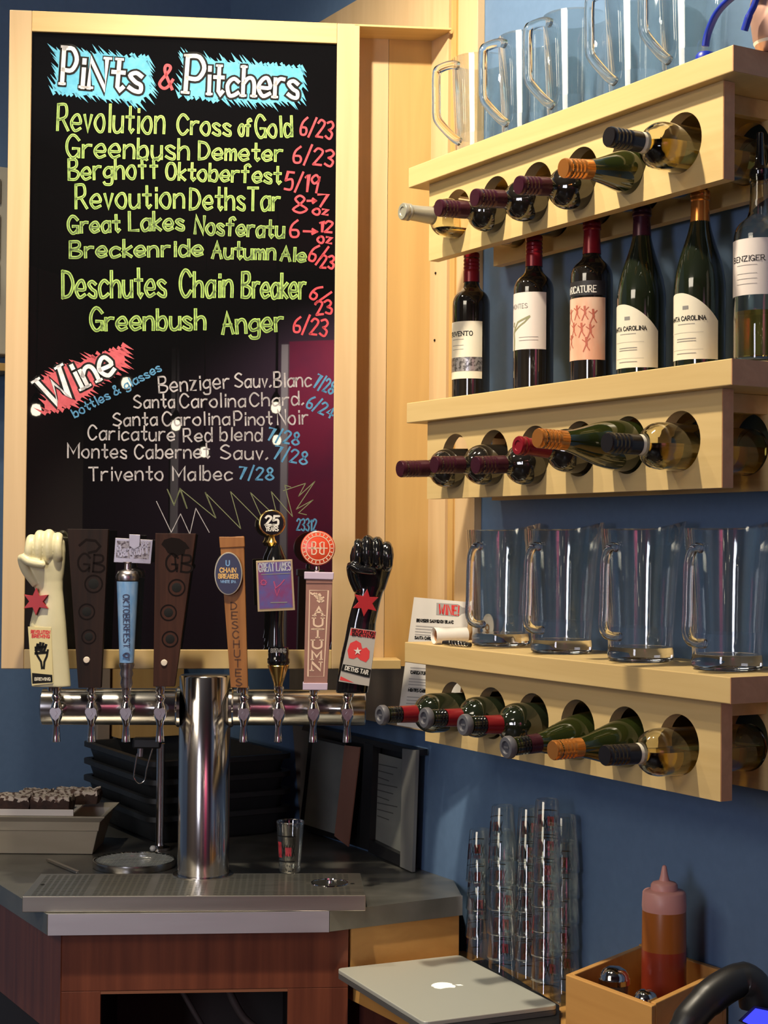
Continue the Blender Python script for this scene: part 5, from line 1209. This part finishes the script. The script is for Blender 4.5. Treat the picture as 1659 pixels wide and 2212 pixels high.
# nested black tubs
B_ = at_z(325, 1655, 1.106); B_ = EYE + (B_-EYE)*1.014
def tub_mesh(mb, w, l, h, tp=.025, t=.004, lip=.012):
    def rr2(i, z, r=.03): return [Vector((x+w/2, y+l/2, z)) for x, y in rrect(w-2*i, l-2*i, r, 5)]
    rings = [rr2(tp+.01, 0), rr2(tp, .008), rr2(lip, h-.012), rr2(0, h-.012, .034), rr2(0, h, .034), rr2(lip+t, h), rr2(tp+t, .012), rr2(tp+.014, t+.006)]
    n = len(rings[0]); vs = [v for r in rings for v in r]
    fs = [(i*n+k, i*n+(k+1) % n, (i+1)*n+(k+1) % n, (i+1)*n+k) for i in range(len(rings)-1) for k in range(n)]
    fs += [tuple(reversed(range(n))), tuple(range((len(rings)-1)*n, len(rings)*n))]; mb.add(vs, fs)
ordt = ['bottom', 'second from bottom', 'third from bottom', 'top']
for k in range(4):
    # local x runs away from the viewer's left-near corner to the right, local y away along the wall
    o = empty('black_tub', (B_.x, B_.y, ZC+.001+.043*k), PI/2-AW-PI/2+0*1, 'nested black plastic bus tub behind the taps, %s of the stack' % ordt[k], 'tub', 'stacked black tubs behind the taps')
    o.rotation_euler = (0, 0, AW)       # x axis along (cos a, sin a), y axis along the wall, away
    mesh_part('tub', 'tub_shell', M_BINBLK, o, lambda mb: tub_mesh(mb, .378, .475, .067), 40)
# milky tub with tray and cake
p = at_z(4, 1847, ZC); Yc = p.y
X = lambda x, y=1800: at_y(x, y, Yc).x
Zc_ = lambda y: at_y(100, y, Yc).z
e = empty('milky_tub', (X(211), Yc, ZC+.001), 0, 'milky translucent plastic tub at the left end of the counter', 'tub')
wx = X(213)-X(-120); hb = Zc_(1763)-ZC-.001
m = MB(); x1 = 0; x0 = -wx
def ringt(i, z, d=.17): return [Vector((x, y, z)) for x, y in ((x0+i, i), (x1-i, i), (x1-i, d-i), (x0+i, d-i))]
rg = [ringt(.014, 0), ringt(0, hb*.62), ringt(-.002, hb*.63), ringt(-.006, hb-.012), ringt(-.018, hb), ringt(-.018, hb+.003), ringt(0, hb-.006), ringt(.006, hb*.6), ringt(.018, .005)]
n = 4; m.add([v for r in rg for v in r], [(i*n+k, i*n+(k+1) % n, (i+1)*n+(k+1) % n, (i+1)*n+k) for i in range(len(rg)-1) for k in range(n)]+[(3, 2, 1, 0), tuple(range(32, 36))])
m.build('tub_shell', M_TUBP, e, bevel=.004)
ztr = ZC+.001+hb+.0035
tx1 = X(158)
tr_ = empty('serving_tray', (X(-110), Yc-.006, ztr), 0, 'flat pale tray lying across the milky tub with the cake slices on it', 'tray')
MB().span((0, 0, 0), (tx1-X(-110), .165, .0045)).build('tray_floor', M_TRAYP, tr_, bevel=.001)
MB().span((0, -.004, -.0015), (tx1-X(-110)+.002, -.0002, .013)).build('front_lip', M_TRAYP, tr_, bevel=.001)
cz = ztr+.0055
for (x0_, x1_, dy, zz0, lab) in ((-60, 60, .012, 0, 'chocolate cake slice with pale icing at the front left of the tray'), (64, 146, .012, 0, 'chocolate cake slice with pale icing at the front right of the tray'), (20, 84, .10, .0, 'iced chocolate cake slice behind the front left one'), (90, 188, .115, 0, 'iced chocolate cake slice at the back right of the tray')):
    a, b_ = X(x0_), X(x1_); hh = .030 if dy < .05 else .028
    c_ = empty('cake_slice', ((a+b_)/2, Yc+dy+.03, cz), random.uniform(-.06, .06), lab, 'cake', 'iced cake slices on the tray')
    R2 = random.Random(int(x0_)); nx, nyy = 12, 6; W2, D2 = (b_-a)/2, .032
    mb = MB(); vs = []
    for j in range(nyy+1):
        for i in range(nx+1): vs.append(Vector((-W2+2*W2*i/nx, -D2+2*D2*j/nyy, hh+R2.uniform(-.004, .004))))
    k0 = len(vs); per = [j for j in range(nx+1)]+[(nx+1)*j+nx for j in range(1, nyy+1)]+[(nx+1)*nyy+i for i in range(nx-1, -1, -1)]+[(nx+1)*j for j in range(nyy-1, 0, -1)]
    top = [(j*(nx+1)+i, j*(nx+1)+i+1, (j+1)*(nx+1)+i+1, (j+1)*(nx+1)+i) for j in range(nyy) for i in range(nx)]
    low = [Vector((vs[i].x*1.02+R2.uniform(-.002, .002), vs[i].y*1.02, 0)) for i in per]; mid = [Vector((vs[i].x*1.05+R2.uniform(-.003, .003), vs[i].y*1.05+R2.uniform(-.002, .002), hh*.6)) for i in per]
    L2 = len(per); allv = vs+mid+low
    fs = top+[(per[(k+1) % L2], per[k], k0+k, k0+(k+1) % L2) for k in range(L2)]+[(k0+(k+1) % L2, k0+k, k0+L2+k, k0+L2+(k+1) % L2) for k in range(L2)]+[tuple(range(k0+2*L2-1, k0+L2-1, -1))]
    mb.add(allv, fs); mb.build('sponge', M_CAKE, c_, 30)
    ic = MB(); ic.add([v+Vector((0, 0, .0016)) for v in vs], top); ic.add([vs[i]+Vector((0, 0, .0016)) for i in per]+[Vector((vs[i].x*1.03, vs[i].y*1.04, hh*R2.uniform(.55, .85))) for i in per], [((k+1) % L2, k, L2+k, L2+(k+1) % L2) for k in range(L2)])
    ic.build('icing', M_SUGAR, c_, 60)

# menu rack against the shelf wall
rk = at_z(888, 1883, ZC)
e = empty('menu_rack', (rk.x, rk.y, ZC+.0008), RW, 'black countertop rack with a grey end post holding menu sheets, against the blue wall', 'rack')
inv = frame_of(e)
nr = -1.824
def rp(x, y, n): return inv @ at_n(x, y, n)
def rslab(name, pts, n, t, m_, par=e, lab=None):
    f = [rp(x, y, n) for x, y in pts]; mb = MB(); mb.add(f+[v+Vector((0, t, 0)) for v in f], [(3, 2, 1, 0), (4, 5, 6, 7), (0, 1, 5, 4), (1, 2, 6, 5), (2, 3, 7, 6), (3, 0, 4, 7)])
    o = mb.build(name, m_, par)
    return tag(o, lab) if lab else o
rslab('back_board', [(672, 1574), (899, 1628), (893, 1868), (646, 1788)], nr-.028, .008, M_BLACK)
rslab('top_bar', [(655, 1565), (900, 1620), (900, 1633), (652, 1577)], nr-.004, .028, M_BLACK)
rslab('end_post', [(869, 1617), (899, 1621), (890, 1884), (864, 1872)], nr, .008, M_GREYF)
rslab('middle_post', [(786, 1604), (806, 1609), (797, 1836), (776, 1830)], nr-.002, .02, M_BLACK)
rslab('bottom_bar', [(795, 1812), (868, 1848), (866, 1872), (795, 1840)], nr-.004, .020, M_BLACK)
o1 = rslab('menu_sheet', [(806, 1624), (868, 1640), (866, 1850), (800, 1812)], nr-.018, .002, M_ACRYL)
o2 = rslab('menu_sheet', [(676, 1596), (746, 1612), (726, 1802), (656, 1780)], nr-.002, .002, M_ACRYL)
rslab('brown_strip', [(744, 1610), (777, 1614), (752, 1829), (722, 1806)], nr+.004, .003, M_BROWNS)
rslab('side_sleeve', [(668, 1588), (748, 1606), (722, 1812), (648, 1790)], nr-.0045, .002, M_BLACK)
m = MB()
for k in range(9):
    y_ = 1650+k*14
    a_, b_ = rp(815, y_, nr-.0175), rp(858-(k % 3)*9, y_+9, nr-.0175); ribbon(m, [(a_.x, a_.z), (b_.x, b_.z)], .0022, lambda x, z: Vector((x, a_.y, z)))
m.build('menu_lines', mat('dim_print', (.06, .06, .055), .6), o1)
tc = rslab('card_panel', [(632, 1566), (668, 1572), (662, 1660), (648, 1778)], nr-.033, .004, M_TAUPE, None)
tc.location = e.location; tc.rotation_euler = e.rotation_euler; tag(tc, 'narrow taupe card panel leaning between the black tubs and the menu rack', 'panel')
tc.data.transform(Matrix.Identity(4))
# wooden box hung on the back wall, taupe post, beige vent and ledge at the left edge
def backbox(name, x0, x1, y0, y1, dep_, m_, label, cat, kind=None):
    a, b_ = at_u(x0, y0, U_BACK-dep_), at_u(x1, y1, U_BACK-dep_)
    e = empty(name, un(U_BACK-.001, a.dot(NX), b_.z), AW, label, cat); n0, n1 = a.dot(NX), b_.dot(NX)
    return e, n0-n1, a.z-b_.z          # local x to the right, local y into the wall
e, w_, h_ = backbox('wall_box', 262, 396, 1380, 1588, .10, M_HOR, 'plain wooden box hung on the back wall between the menu board and the tubs', 'box')
MB().span((0, -.10, 0), (w_, -.09, h_)).build('front', M_ORG, e, bevel=.001)
MB().span((0, -.0895, 0), (.012, -.001, h_)).build('side', M_ORG, e); MB().span((w_-.012, -.0895, 0), (w_, -.001, h_)).build('side', M_ORG, e); MB().span((.0125, -.0895, 0), (w_-.0125, -.001, .01)).build('bottom', M_ORG, e)
e, w_, h_ = backbox('wall_post', 212, 259, 1380, 1600, .05, M_TAUPE, 'narrow taupe post on the back wall left of the wooden box', 'post')
MB().span((0, -.05, 0), (w_*.55, -.001, h_)).build('post', M_TAUPE, e, bevel=.002); MB().span((w_*.58, -.03, 0), (w_, -.001, h_)).build('strip', M_GREYF, e, bevel=.002)
e, w_, h_ = backbox('air_vent', -240, 30, 325, 765, .10, M_BEIGE, 'beige slatted air vent on the back wall at the left edge of the picture', 'vent')
MB().span((0, -.08, 0), (w_, -.001, h_)).build('housing', M_BEIGE, e, bevel=.003)
for k, (y0, y1) in enumerate(((.80, .93), (.50, .74), (.26, .48))): MB().span((.02, -.086, h_*y0), (w_-.035, -.0805, h_*y1)).build('slot_shade', MATS['beige_vent_plastic'] if k > 5 else mat('vent_shadow_grey', (.16, .14, .11), .6), e)  # dark plates on the housing paint the shade inside its slots
e, w_, h_ = backbox('wall_ledge', -260, 30, 767, 803, .14, M_ORG, 'small wooden ledge under the beige vent at the left edge of the picture', 'ledge')
MB().span((0, -.14, 0), (w_, -.001, h_)).build('board', M_ORG, e, bevel=.002)
